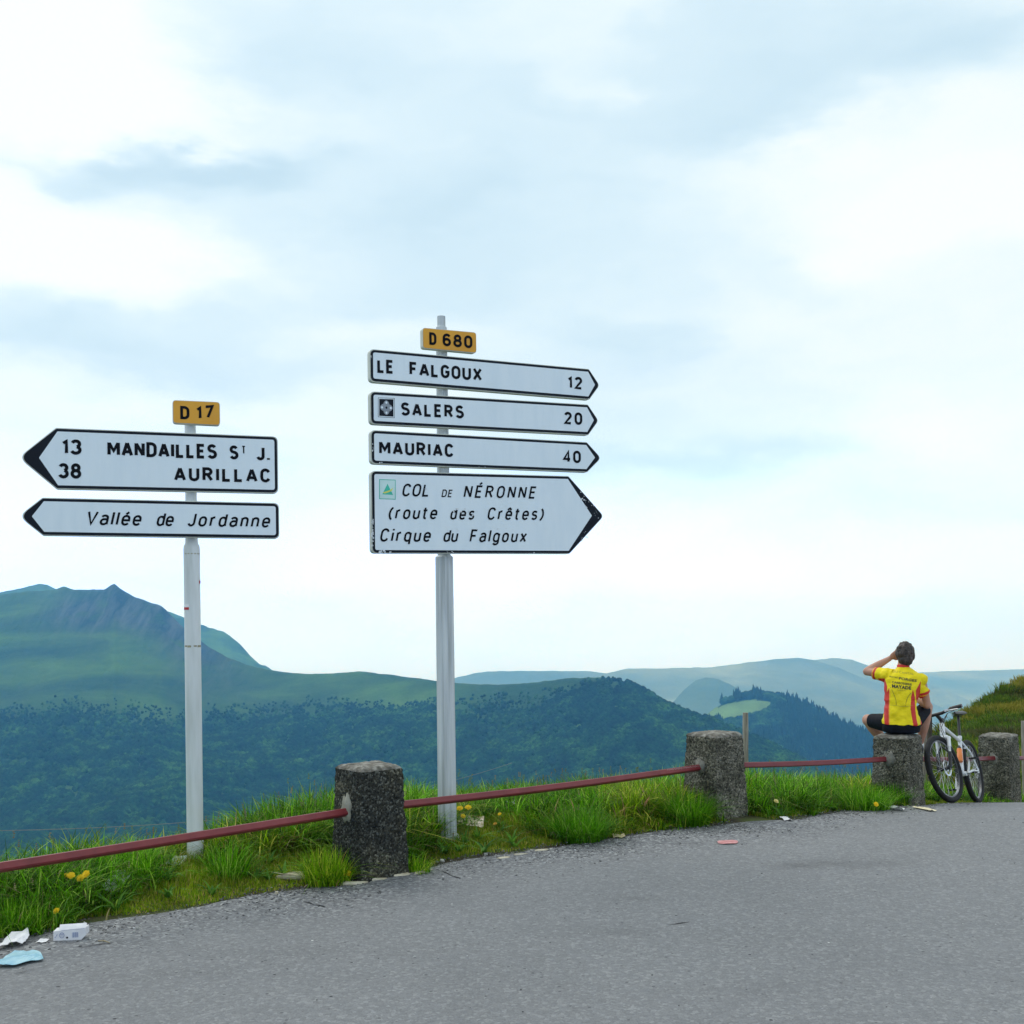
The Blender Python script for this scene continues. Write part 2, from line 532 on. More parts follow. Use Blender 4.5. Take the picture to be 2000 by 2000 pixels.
# chalky scuffs
scuff = rp(nz(2.3, 7, 0.7, 1.2, mp.outputs[0]), [(0.66, (0, 0, 0)), (0.76, (1, 1, 1))])
scs = nt.nodes.new('ShaderNodeSeparateColor'); L(scuff, scs.inputs[0])
base = mixc(base, (.36, .37, .385), mul(scs.outputs[0], 0.42))
L(base, bs.inputs['Base Color'])
bp = nt.nodes.new('ShaderNodeBump'); bp.inputs['Strength'].default_value = 0.35; bp.inputs['Distance'].default_value = 0.005
ad = nt.nodes.new('ShaderNodeMath'); ad.operation = 'MULTIPLY_ADD'; ad.inputs[1].default_value = -0.9
L(vo.outputs['Distance'], ad.inputs[0]); L(nz(160, 3, 0.6), ad.inputs[2])
L(ad.outputs[0], bp.inputs['Height']); L(bp.outputs[0], bs.inputs['Normal'])

# the road: columns in x, rows from behind the camera up to the edge
xs = np.concatenate((np.linspace(-40, -6, 40), np.linspace(-5.9, 9, 420), np.linspace(9.3, 40, 50)))
tt = np.concatenate((np.linspace(0, 0.8, 60), np.linspace(0.805, 1, 90)))
X, T = np.meshgrid(xs, tt, indexing='ij')
YE = edge_y(X) + 0.05 * fbm(X * 1.6, X * 0 + 3, 9) + 0.035 * fbm(X * 9, X * 0 + 8, 19, 3)
Y0 = np.minimum(-14.0, YE - 12)
Yr = Y0 + (YE - Y0) * T
W = edge_w(X, Yr)
Z = ground_z(Yr) + 0.004 * fbm(X * 0.8, Yr * 0.8, 21) - 0.03 * np.clip((Yr - YE + 0.05) / 0.05, 0, 1) ** 2
coarse = np.clip((W + 0.75) / 0.6, 0, 1) * (0.6 + 0.5 * fbm(X * 1.1, Yr * 1.1, 31))
coarse = np.clip(coarse, 0, 1)
def grid_faces(nx, ny):
    i, j = np.meshgrid(np.arange(nx - 1), np.arange(ny - 1), indexing='ij')
    a = i * ny + j
    return np.stack((a, a + ny, a + ny + 1, a + 1), -1).reshape(-1, 4)
me = make_mesh('road', np.stack((X, Yr, Z), -1).reshape(-1, 3), grid_faces(*X.shape), True)
stain = np.zeros(X.shape)
for sx_, sy_, wx_, wy_, am_ in ((1640, 1688, 130, .15, .55), (1560, 1692, 50, .09, .35), (1240, 1756, 40, .05, .6), (1190, 1820, 90, .10, .4), (1330, 1648, 120, .05, .35), (600, 1860, 300, .10, .25), (1500, 1930, 200, .12, .22), (300, 1900, 200, .09, .30)):
    c_ = on_ground(sx_, sy_); w_ = wx_ / F * c_[1]
    stain += am_ * np.exp(-((X - c_[0]) / w_) ** 2 - ((Yr - c_[1]) / wy_ ) ** 2)
sa = me.attributes.new('stain', 'FLOAT', 'POINT'); sa.data.foreach_set('value', np.clip(stain, 0, 1).ravel().astype(np.float32))
ca = me.attributes.new('coarse', 'FLOAT', 'POINT'); ca.data.foreach_set('value', coarse.ravel().astype(np.float32))
road = tag(link('road', me, asphalt), 'worn grey asphalt road surface with a crumbling gravelly edge', None, None, 'structure')

soil = mat('verge_soil', [(.035, .026, .014), (.06, .05, .022), (.07, .09, .02), (.09, .12, .02)], scale=3.0, detail=7, rough=0.95, bump=0.6, bscale=60, bdist=0.02)
xs = np.concatenate((np.linspace(-60, -7, 40), np.linspace(-6.8, 9, 200), np.linspace(9.5, 60, 45)))
rw = np.concatenate((np.linspace(-0.35, 3.5, 46), 3.5 + (np.linspace(0, 1, 36)[1:]) ** 2.2 * 420))
X, Wd = np.meshgrid(xs, rw, indexing='ij')
Yg = edge_y(X) + Wd
Zg = verge_h(X, Yg) - 0.02 * (Wd < 0.0) - 0.012
Zg = np.maximum(Zg, -330.0)
Zg = Zg + np.clip(Wd - 12, 0, 60) * 0.03 * fbm(X * 0.07, Yg * 0.07, 3)
me = make_mesh('ground', np.stack((X, Yg, Zg), -1).reshape(-1, 3), grid_faces(*X.shape), True)
tag(link('verge_ground', me, soil), 'earth and turf of the verge falling away into the valley', None, None, 'structure')

valley = mat('valley_floor', [(.03, .05, .018), (.05, .09, .025)], scale=0.004, detail=6, rough=0.95)
n = 60
gx, gy = np.meshgrid(np.linspace(-9000, 9000, n), np.linspace(-1900, 11000, n), indexing='ij')
gz = -620 - 0.035 * np.clip(gy - 2200, 0, None) + 12 * fbm(gx / 1500, gy / 1500, 2)
near = (np.hypot(gx, gy) < 900)
me = make_mesh('valley', np.stack((gx, gy, gz), -1).reshape(-1, 3), grid_faces(n, n), True)
tag(link('valley_floor', me, valley), 'green valley floor spreading far below the pass', None, None, 'structure')

# ------------------------------------------------------------------ mountains
def rock_grass(name, g1, g2, rock, dark, scale, rockamt, band=(.5, .5, 2.6)):
    m = bpy.data.materials.new(name); m.use_nodes = True
    global nt, L, t
    nt = m.node_tree; L = nt.links.new; t = nt.nodes.new('ShaderNodeTexCoord')
    b = nt.nodes['Principled BSDF']; b.inputs['Roughness'].default_value = 0.95; b.inputs['Specular IOR Level'].default_value = 0.1
    mg = nt.nodes.new('ShaderNodeMapping'); mg.inputs['Rotation'].default_value = (0, 0.30, 0); mg.inputs['Scale'].default_value = band
    L(t.outputs['Object'], mg.inputs['Vector'])
    c = rp(nz(scale, 8, 0.60, 0.6, mg.outputs[0]), [(0.34, g1), (0.50, tuple(a * .6 + d * .4 for a, d in zip(g1, g2))), (0.64, g2)])
    mpp = nt.nodes.new('ShaderNodeMapping'); mpp.inputs['Scale'].default_value = (1, .15, 0.15)
    L(t.outputs['Object'], mpp.inputs['Vector'])
    a1 = nt.nodes.new('ShaderNodeAttribute'); a1.attribute_name = 'rock'
    rn = rp(nz(scale * 7, 6, 0.7, 0.8, mpp.outputs[0]), [(0.38, dark), (0.62, rock)])
    ms = nt.nodes.new('ShaderNodeMath'); ms.operation = 'MULTIPLY_ADD'; ms.inputs[1].default_value = rockamt; ms.use_clamp = True
    L(nz(scale * 3, 6, 0.65), ms.inputs[0])
    sb = nt.nodes.new('ShaderNodeMath'); sb.operation = 'MULTIPLY'; sb.use_clamp = True; L(a1.outputs['Fac'], sb.inputs[0]); L(ms.outputs[0], sb.inputs[1])
    ms.inputs[2].default_value = -0.3 * rockamt
    c = mixc(c, rn, sb.outputs[0])
    # small scree and outcrops
    ot = rp(nz(scale * 26, 4, 0.6), [(0.645, (0, 0, 0)), (0.68, (1, 1, 1))])
    os_ = nt.nodes.new('ShaderNodeSeparateColor'); L(ot, os_.inputs[0])
    c = mixc(c, rock, mul(os_.outputs[0], 0.6))
    L(c, b.inputs['Base Color'])
    bpp = nt.nodes.new('ShaderNodeBump'); bpp.inputs['Strength'].default_value = 0.8; bpp.inputs['Distance'].default_value = 0.06 / scale
    L(nz(scale * 9, 6, 0.65), bpp.inputs['Height']); L(bpp.outputs[0], b.inputs['Normal'])
    return m

def crest(pts, px):
    p = np.array(pts, float)
    return np.interp(px, p[:, 0], p[:, 1])

def layer(name, pts, D, toe, toe_py, m, label, step=4.0, rows=70, rough=14.0, nsc=220.0, power=1.0, seed=0, jag=0.0, rockfn=None, back=0.25, bottom=-900):
    px = np.arange(pts[0][0], pts[-1][0] + 0.1, step)
    sky_y = crest(pts, px) + jag * fbm(px / 14.0, px * 0, seed + 5, 4)
    Dp = D(px) if callable(D) else np.full(px.shape, float(D))
    Tp = toe(px) if callable(toe) else np.full(px.shape, float(toe))
    t_ = np.linspace(0, 1, rows)
    P, TT = np.meshgrid(px, t_, indexing='ij')
    Y = Dp[:, None] + (Tp - Dp)[:, None] * TT
    py = sky_y[:, None] + (toe_py - sky_y[:, None]) * TT ** power
    u = (P - 1000) / F; v = (HOR - py) / F
    uu = u + ROLL * v; vv = v - ROLL * u
    Xw = uu * Y; Zw = EYE + vv * Y
    env = np.clip(TT * 6, 0, 1)
    wx = Xw / nsc
    ridg = 1 - np.abs(fbm(wx * 1.0 + 0.3 * fbm(wx, Y / nsc, seed + 2), Y / nsc * 0.45, seed, 5))
    dz = (ridg - 0.8) * rough * 1.6 * env + fbm(Xw / nsc * 3, Y / nsc * 3, seed + 3, 4) * rough * 0.35 * env
    Zw = Zw + dz
    cols = [np.stack((Xw, Y, Zw), -1)]
    # down to the valley in front, and down the far side
    fx = []
    for k in (1, 2, 3):
        zz = Zw[:, -1] + (bottom - Zw[:, -1]) * k / 3.0
        yy = Y[:, -1] - (Zw[:, -1] - zz) * 1.1
        fx.append(np.stack((Xw[:, -1] * (yy / Y[:, -1]), yy, zz), -1))
    bx = []
    for k in (3, 2, 1):
        zz = Zw[:, 0] + (bottom - Zw[:, 0]) * (k / 3.0) ** 1.2
        yy = Y[:, 0] * (1 + back * k / 3.0)
        bx.append(np.stack((Xw[:, 0] * (1 + back * k / 3.0), yy, zz), -1))
    A = np.concatenate((np.stack(bx, 1), cols[0], np.stack(fx, 1)), 1)
    nx, ny = A.shape[:2]
    me = make_mesh(name, A.reshape(-1, 3), grid_faces(nx, ny)[:, ::-1], True)
    rk = np.zeros((nx, ny), np.float32)
    if rockfn is not None: rk[:, 3:3 + rows] = rockfn(P, py, TT)
    ra = me.attributes.new('rock', 'FLOAT', 'POINT'); ra.data.foreach_set('value', rk.ravel())
    o = tag(link(name, me, m), label, None, None, 'structure')
    return dict(px=px, t=t_, P=P, py=py, pos=cols[0], obj=o)

SKY_A = [(-700, 1190), (-400, 1150), (-200, 1175), (0, 1163), (54, 1154), (100, 1153), (125, 1146), (150, 1152), (205, 1151), (215, 1144), (223, 1140), (236, 1150),
         (260, 1165), (290, 1175), (315, 1183), (330, 1197), (350, 1218), (372, 1238), (395, 1253), (415, 1268), (440, 1282), (480, 1298), (530, 1310),
         (570, 1315), (640, 1316), (700, 1311), (740, 1315), (800, 1323), (853, 1330), (924, 1337), (986, 1337), (1048, 1332), (1110, 1325), (1173, 1323),
         (1204, 1326), (1235, 1337), (1266, 1352), (1297, 1371), (1328, 1384), (1359, 1396), (1390, 1405), (1440, 1424), (1500, 1450), (1560, 1480), (1640, 1530)]
SKY_A2 = [(-300, 1210), (0, 1157), (40, 1149), (78, 1140), (92, 1142), (112, 1152), (150, 1165), (200, 1190)]
SKY_A3 = [(250, 1185), (300, 1186), (328, 1194), (359, 1205), (393, 1219), (417, 1229), (440, 1236), (457, 1249), (475, 1265), (489, 1281), (507, 1297), (533, 1308), (600, 1325), (700, 1350)]
SKY_B = [(1230, 1490), (1300, 1440), (1350, 1415), (1378, 1399), (1396, 1383), (1421, 1369), (1452, 1361), (1483, 1357), (1514, 1360), (1545, 1372), (1576, 1384), (1607, 1400),
         (1638, 1416), (1670, 1430), (1694, 1439), (1800, 1470), (1950, 1505), (2200, 1540)]
SKY_C = [(1230, 1400), (1280, 1390), (1309, 1377), (1334, 1350), (1359, 1328), (1378, 1323), (1402, 1325), (1427, 1337), (1452, 1354), (1500, 1375), (1600, 1400), (1750, 1430)]
SKY_D = [(840, 1335), (893, 1323), (930, 1314), (955, 1311), (1048, 1310), (1148, 1311), (1185, 1315), (1222, 1306), (1297, 1305), (1390, 1303), (1452, 1295), (1514, 1287),
         (1558, 1285), (1589, 1289), (1640, 1305), (1700, 1330), (1819, 1372), (1960, 1440), (2200, 1500)]
SKY_D2 = [(1560, 1296), (1589, 1289), (1626, 1285), (1663, 1288), (1688, 1297), (1740, 1312), (1819, 1337), (1856, 1352), (1906, 1374), (1960, 1400), (2200, 1500)]
SKY_E = [(700, 1345), (800, 1332), (900, 1328), (1300, 1325), (1700, 1322), (1780, 1314), (1850, 1311), (1960, 1308), (2100, 1305), (2600, 1310)]

def rockA(P, py, TT):
    s = np.interp(P, [p[0] for p in SKY_A], [p[1] for p in SKY_A])
    d = py - s
    peak = np.exp(-((P - 330) / 110.0) ** 2) * np.exp(-np.clip(d - 25, 0, None) / 38.0)
    peak2 = np.exp(-((P - 180) / 90.0) ** 2) * np.exp(-((d - 45) / 32.0) ** 2)
    return np.clip(peak * 1.3 + peak2 * 1.1 + 0.10, 0, 1).astype(np.float32)

mA = rock_grass('mountain_grass', (.010, .046, .024), (.085, .185, .030), (.085, .11, .12), (.012, .035, .045), 0.0060, 6.0)
mFar = rock_grass('far_hill_hazed_grass', (.09, .13, .07), (.30, .34, .17), (.20, .22, .17), (.07, .10, .07), 0.0016, 4.0)  # grass lightened so its colour carries distance haze beyond what the volume gives
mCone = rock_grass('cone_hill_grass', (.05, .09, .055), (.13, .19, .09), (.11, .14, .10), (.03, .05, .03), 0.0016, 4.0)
mB = rock_grass('forest_floor_green', (.02, .05, .02), (.04, .09, .03), (.06, .07, .05), (.02, .03, .02), 0.004, 3.0)

LA = layer('mountain_ridge', SKY_A, lambda p: np.interp(p, [-700, 200, 700, 1200, 1640], [2700, 2500, 2300, 1900, 1650]),
           lambda p: np.interp(p, [-700, 700, 1640], [1350, 1300, 1150]), 1760, mA, 'long green mountain ridge with a rocky summit, wooded on its lower slope',
           rows=110, rough=26, nsc=330, seed=3, jag=1.6, rockfn=rockA)
layer('far_summit', SKY_A2, 3800, 3000, 1300, mA, 'hazy summit peeking over the ridge at the left', rows=20, rough=20, seed=13, jag=1.2)
LA3 = layer('back_ridge', SKY_A3, 4000, 3200, 1420, mA, 'pale craggy shoulder behind the rocky summit', rows=30, rough=30, nsc=300, seed=23, jag=2.6)
LB = layer('wooded_hill', SKY_B, 2700, 1900, 1640, mB, 'wooded hill with a pale meadow on top, beyond the stone posts', rows=60, rough=24, nsc=260, seed=33, jag=1.0)
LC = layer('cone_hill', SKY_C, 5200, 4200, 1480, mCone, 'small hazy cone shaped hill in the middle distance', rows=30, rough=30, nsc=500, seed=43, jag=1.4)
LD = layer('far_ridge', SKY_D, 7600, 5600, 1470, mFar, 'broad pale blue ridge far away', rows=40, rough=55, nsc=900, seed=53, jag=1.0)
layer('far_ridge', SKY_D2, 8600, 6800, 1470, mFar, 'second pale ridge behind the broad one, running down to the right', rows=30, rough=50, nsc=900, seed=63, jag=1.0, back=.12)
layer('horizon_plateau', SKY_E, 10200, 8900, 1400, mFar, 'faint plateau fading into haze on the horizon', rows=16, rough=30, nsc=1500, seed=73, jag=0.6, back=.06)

# ---- forests: crowns set on the slopes by geometry nodes, one mass that nobody could count
def forest(name, pts, scl, m, label, shape='round'):
    me = bpy.data.meshes.new(name)
    me.vertices.add(len(pts)); me.vertices.foreach_set('co', np.asarray(pts, np.float32).ravel())
    a = me.attributes.new('scl', 'FLOAT', 'POINT'); a.data.foreach_set('value', np.asarray(scl, np.float32))
    me.materials.append(m)
    o = bpy.data.objects.new(name, me); COL.objects.link(o)
    tag(o, label, 'forest', None, 'stuff')
    ng = bpy.data.node_groups.new(name, 'GeometryNodeTree')
    ng.interface.new_socket('Geometry', in_out='INPUT', socket_type='NodeSocketGeometry')
    ng.interface.new_socket('Geometry', in_out='OUTPUT', socket_type='NodeSocketGeometry')
    N = ng.nodes; K = ng.links.new
    gi = N.new('NodeGroupInput'); go = N.new('NodeGroupOutput')
    ip = N.new('GeometryNodeInstanceOnPoints')
    if shape == 'round':
        ic = N.new('GeometryNodeMeshIcoSphere'); ic.inputs['Radius'].default_value = 1.0; ic.inputs['Subdivisions'].default_value = 3
        geo = ic.outputs['Mesh']
        zs = 1.15; amp = 0.42
    else:
        ic = N.new('GeometryNodeMeshCone'); ic.inputs['Vertices'].default_value = 9; ic.inputs['Side Segments'].default_value = 6
        ic.inputs['Radius Bottom'].default_value = 0.8; ic.inputs['Radius Top'].default_value = 0.03; ic.inputs['Depth'].default_value = 3.0
        geo = ic.outputs['Mesh']; zs = 1.0; amp = 0.22
    sp = N.new('GeometryNodeSetPosition')
    no = N.new('ShaderNodeTexNoise'); no.inputs['Scale'].default_value = 1.9; no.inputs['Detail'].default_value = 3
    pos = N.new('GeometryNodeInputPosition')
    K(pos.outputs[0], no.inputs['Vector'])
    sb = N.new('ShaderNodeVectorMath'); sb.operation = 'SUBTRACT'; sb.inputs[1].default_value = (.5, .5, .5)
    K(no.outputs['Color'], sb.inputs[0])
    sc = N.new('ShaderNodeVectorMath'); sc.operation = 'SCALE'; sc.inputs['Scale'].default_value = amp * 3
    K(sb.outputs[0], sc.inputs[0])
    K(geo, sp.inputs['Geometry']); K(sc.outputs[0], sp.inputs['Offset'])
    sm = N.new('GeometryNodeSetMaterial'); sm.inputs['Material'].default_value = m
    K(sp.outputs[0], sm.inputs[0])
    K(gi.outputs[0], ip.inputs['Points']); K(sm.outputs[0], ip.inputs['Instance'])
    rv = N.new('FunctionNodeRandomValue'); rv.data_type = 'FLOAT_VECTOR'
    rv.inputs[0].default_value = (0, 0, 0); rv.inputs[1].default_value = (0.15, 0.15, 6.28)
    er = N.new('FunctionNodeEulerToRotation'); K(rv.outputs[0], er.inputs[0]); K(er.outputs[0], ip.inputs['Rotation'])
    na = N.new('GeometryNodeInputNamedAttribute'); na.data_type = 'FLOAT'; na.inputs['Name'].default_value = 'scl'
    cx = N.new('ShaderNodeCombineXYZ')
    mz = N.new('ShaderNodeMath'); mz.operation = 'MULTIPLY'; mz.inputs[1].default_value = zs
    K(na.outputs[0], mz.inputs[0]); K(na.outputs[0], cx.inputs[0]); K(na.outputs[0], cx.inputs[1]); K(mz.outputs[0], cx.inputs[2])
    K(cx.outputs[0], ip.inputs['Scale'])
    K(ip.outputs[0], go.inputs[0])
    md = o.modifiers.new('crowns', 'NODES'); md.node_group = ng
    return o

def scatter(Lr, n, keep, seed):
    """random points on a slope, chosen by keep(px, py)"""
    r = np.random.default_rng(seed)
    nx, ny = Lr['P'].shape
    fi = r.random(n) * (nx - 1.001); fj = r.random(n) * (ny - 1.001)
    i = fi.astype(int); j = fj.astype(int); a = (fi - i)[:, None]; b = (fj - j)[:, None]
    pos = Lr['pos']
    p = (pos[i, j] * (1 - a) + pos[i + 1, j] * a) * (1 - b) + (pos[i, j + 1] * (1 - a) + pos[i + 1, j + 1] * a) * b
    py = (Lr['py'][i, j] * (1 - a[:, 0]) + Lr['py'][i + 1, j] * a[:, 0]) * (1 - b[:, 0]) + Lr['py'][i, j + 1] * b[:, 0]
    px = Lr['P'][i, j] * (1 - a[:, 0]) + Lr['P'][i + 1, j] * a[:, 0]
    k = keep(px, py, r)
    return p[k], px[k], py[k], r

mTree = mat('beech_crowns', [(.002, .012, .007), (.010, .042, .014), (.055, .150, .028)], scale=0.022, detail=8, rough=0.9, rand=1.0, spec=0.1, coord='World', rough_n=.75)
mCon = mat('spruce_crowns', [(.010, .030, .016), (.016, .045, .020)], scale=0.02, rough=0.9, rand=0.5, spec=0.1)

TL = [(-700, 1400), (0, 1392), (70, 1400), (110, 1384), (200, 1378), (280, 1372), (350, 1388), (420, 1378), (480, 1382), (560, 1386), (640, 1380), (720, 1386), (800, 1384),
      (900, 1376), (980, 1366), (1060, 1358), (1120, 1345), (1180, 1337), (1230, 1338), (1240, 1300), (1700, 1300)]
def keepA(px, py, r):
    y = np.interp(px, [p[0] for p in TL], [p[1] for p in TL]) + 12 * fbm(px / 30.0, py / 20.0, 8) + 9 * fbm(px / 8.0, py / 8.0, 18)
    prob = np.clip((py - y + 14) / 46.0, 0.0, 1) ** 1.1 * np.clip(1.0 + 1.6 * fbm(px / 16.0, py / 9.0, 28), 0, 1.4)
    prob = np.where((px > 1225) , 1, prob)
    dens = np.clip(0.80 + 0.9 * fbm(px / 40.0, py / 22.0, 77), 0.25, 1)
    return (r.random(px.shape) < prob * dens) & (px > -420) & (py < 1730)
p, px, py, r = scatter(LA, 300000, keepA, 4)
tl_ = np.interp(px, [q_[0] for q_ in TL], [q_[1] for q_ in TL])
s = (2.0 + 3.0 * r.random(len(p)) ** 1.4) * np.where(px > 1100, .8, .50 + .55 * np.clip((py - tl_) / 34, 0, 1)) * (1 + 0.2 * fbm(px / 30.0, py / 30.0, 6)); p = p.copy(); p[:, 2] += s * 0.55
forest('beech_forest', p, s, mTree, 'dark blue green forest covering the lower slope of the ridge')
MEAD = [(1345, 1412), (1380, 1398), (1410, 1388), (1440, 1378), (1470, 1373), (1500, 1376)]
def keepB(px, py, r):
    top = np.interp(px, [1378, 1400, 1440, 1470, 1500, 1512], [1390, 1380, 1370, 1366, 1370, 1376])
    bot = np.interp(px, [1350, 1378, 1400, 1440, 1470, 1500, 1512], [1412, 1416, 1414, 1410, 1402, 1394, 1386])
    mead = (px > 1350) & (px < 1512) & (py > top) & (py < bot)
    return (~mead) & (r.random(px.shape) < np.clip(0.85 + 0.5 * fbm(px / 20, py / 12, 7), .3, 1))
p, px, py, r = scatter(LB, 46000, keepB, 14)
con = (vnoise(px / 18.0, py / 14.0, 90) > 0.62) | ((px > 1530) & (r.random(len(px)) < 0.35))
p = p.copy(); s = 5.5 + 3.6 * r.random(len(p)); p[:, 2] += s * 0.5
forest('hill_forest', p[~con], s[~con], mTree, 'forest on the wooded hill behind the second stone post')
forest('conifer_wood', p[con], s[con] * 0.95, mCon, 'pointed conifers among the forest of the wooded hill', 'cone')
# meadow on the wooded hill
mMead = flat('meadow_green', (.11, .21, .06), rough=0.95, var=0.2, scale=0.02)
pts = []
mead = [(1368, 1403), (1382, 1395), (1405, 1384), (1436, 1375), (1468, 1371), (1500, 1375), (1510, 1379), (1500, 1384), (1470, 1391), (1440, 1399), (1400, 1403)]
# laid on the hill as a thin sheet
me_pts = LB['pos']; P_ = LB['P']; Q_ = LB['py']
from math import floor
tb = np.interp
inside = np.zeros(P_.shape, bool)
topm = np.interp(P_, [1368, 1382, 1405, 1436, 1468, 1500, 1512], [1403, 1395, 1384, 1375, 1371, 1375, 1379])
botm = np.interp(P_, [1350, 1378, 1400, 1440, 1470, 1500, 1512], [1402, 1405, 1404, 1400, 1392, 1385, 1379])
inside = (P_ > 1366) & (P_ < 1513) & (Q_ > topm - 6) & (Q_ < botm + 5)
fc = grid_faces(*P_.shape)
sel = inside.ravel()[fc].all(1)
if sel.any():
    me = make_mesh('meadow', (me_pts + np.array((0, 0, 0.7))).reshape(-1, 3), fc[sel][:, ::-1], True)
    tag(link('hill_meadow', me, mMead), 'pale green meadow on the wooded hill', None, None, 'structure')

# ------------------------------------------------------------------ near hillside at the right
mHeath = rock_grass('heath', (.030, .060, .012), (.11, .14, .022), (.20, .17, .11), (.05, .04, .02), 0.9, 4.0, (1, 1, 1))
SK_H = [(1640, 1640), (1700, 1570), (1770, 1482), (1800, 1455), (1840, 1425), (1870, 1397), (1886, 1389), (1912, 1374), (1930, 1358), (1941, 1355), (1963, 1340), (2000, 1322), (2200, 1225), (2500, 1120), (3000, 1010)]
px = np.arange(1640, 3001, 4.0)
t_ = np.linspace(0, 1, 90)
P, TT = np.meshgrid(px, t_, indexing='ij')
sk = crest(SK_H, P) + 1.6 * fbm(P / 9.0, P * 0, 91, 4)
nearpy = np.maximum(sk + 22, np.interp(P, [1640, 1840, 2000, 3000], [1680, 1530, 1530, 1530]))
Yh = 15.2 + np.interp(P, [1640, 1850, 2000, 3000], [10, 20, 26, 26]) * (1 - TT) ** 0.8
pyh = sk + (nearpy - sk) * TT ** 0.9
u = (P - 1000) / F; v = (HOR - pyh) / F
uu = u + ROLL * v; vv = v - ROLL * u
XH = uu * Yh; ZH = EYE + vv * Yh + 0.10 * fbm(XH * 1.2, Yh * 1.2, 45, 5) * np.clip(TT * 8, 0, 1)
Bk = [np.stack((XH[:, 0] + 2 * k, Yh[:, 0] + 4 * k, ZH[:, 0] - 4 * k), -1) for k in (6, 1)]
Fr = np.stack((XH[:, -1] * 0.93, Yh[:, -1] * 0.93, ZH[:, -1] - 0.6), -1)
A = np.concatenate((np.stack(Bk, 1), np.stack((XH, Yh, ZH), -1), Fr[:, None]), 1)
me = make_mesh('hillside', A.reshape(-1, 3), grid_faces(*A.shape[:2])[:, ::-1], True)
rr = me.attributes.new('rock', 'FLOAT', 'POINT')
rv_ = np.clip(0.25 + 0.6 * fbm(A[..., 0] * 0.5, A[..., 1] * 0.5, 5), 0, 1)
rr.data.foreach_set('value', rv_.ravel().astype(np.float32))
tag(link('hillside', me, mHeath), 'steep heathery hillside rising at the right edge', None, None, 'structure')
HILL = dict(P=P, py=pyh, pos=np.stack((XH, Yh, ZH), -1))
# ------------------------------------------------------------------ signposts
mSignW = mat('sign_white', [(.64, .73, .78), (.69, .77, .81)], scale=3.5, detail=8, rough=0.42, spec=0.4, stops=[.3, .6], stretch=(4, 4, .8), rough_n=.6)
mSignK = mat('sign_black', [(.004, .006, .012), (.006, .010, .018)], scale=6, rough=0.5, spec=0.15)
mSignB = flat('sign_aluminium', (.50, .52, .45), rough=0.45, metal=0.15, scale=5)
mLet = flat('letter_black', (.004, .005, .008), rough=0.6, spec=0.1)
mYel = mat('sign_yellow', [(.60, .27, .004), (.70, .33, .006)], scale=4, rough=0.4)
mChip = flat('bare_chipped_metal', (.62, .66, .68), rough=0.6)
mPoleA = mat('pole_white', [(.50, .54, .52), (.62, .66, .66), (.70, .73, .74)], scale=2.2, detail=7, rough=0.5, stretch=(6, 6, 0.6))
mPoleB = mat('pole_grey', [(.34, .37, .37), (.48, .52, .54), (.60, .64, .65)], scale=2.5, detail=7, rough=0.55, stretch=(12, 12, 0.45))
mRed = flat('marker_red', (.45, .015, .02), rough=0.5)
mWhite = flat('marker_white', (.8, .8, .8), rough=0.5)

def panel_frame(pole_px, pole_Y, theta, off):
    """vertical plane that passes just in front of the pole, turned by theta"""
    u, v = ray(*pole_px)
    a = Vector((math.cos(theta), math.sin(theta), 0))
    nrm = Vector((math.sin(theta), -math.cos(theta), 0))
    o = Vector((u * pole_Y, pole_Y, 0)) + nrm * off
    return o, a, Vector((0, 0, 1)), nrm

def on_panel(fr, px, py):
    """where a sight line meets the panel, as (s, z) on the panel"""
    o, a, b, n = fr
    u, v = ray(px, py)
    d = Vector((u, 1, v)); e = Vector((0, 0, EYE))
    k = (o - e).dot(n) / d.dot(n)
    p = e + d * k
    return (p - o).dot(a), p.z

def round_poly(pts, radii, seg=5):
    out = []
    k = len(pts)
    for i, (p, r) in enumerate(zip(pts, radii)):
        p = Vector(p); a = Vector(pts[i - 1]) - p; c = Vector(pts[(i + 1) % k]) - p
        a.normalize(); c.normalize()
        ang = a.angle(c)
        if r <= 0: out.append((p.x, p.y)); continue
        d = r / math.tan(ang / 2)
        s0 = p + a * d; s1 = p + c * d
        for j in range(seg + 1):
            t_ = j / seg
            q = (s0 * (1 - t_) ** 2 + p * 2 * t_ * (1 - t_) + s1 * t_ ** 2)
            out.append((q.x, q.y))
    return out

def text_verts(s, bold=0.0, shear=0.0):
    """outline mesh of a string: vertices scaled so that capitals are 1 high"""
    cu = bpy.data.curves.new('lettering', 'FONT')
    cu.body = s
    cu.size = 1.0
    cu.offset = bold
    cu.space_character = SPACING[0]
    cu.resolution_u = 4
    cu.fill_mode = 'FRONT' if False else 'BOTH'
    o = bpy.data.objects.new('lettering', cu)
    COL.objects.link(o)
    dg = bpy.context.evaluated_depsgraph_get()
    dg.update()
    me = bpy.data.meshes.new_from_object(o.evaluated_get(dg))
    v = np.empty(len(me.vertices) * 3, np.float32); me.vertices.foreach_get('co', v); v = v.reshape(-1, 3)
    f = [tuple(p.vertices) for p in me.polygons]
    bpy.data.objects.remove(o); bpy.data.curves.remove(cu); bpy.data.meshes.remove(me)
    v = v / CAP
    return v, f

SPACING = [1.0]
CAP = 1.0
_v, _f = text_verts('H')
CAP = float(_v[:, 1].max() - _v[:, 1].min())

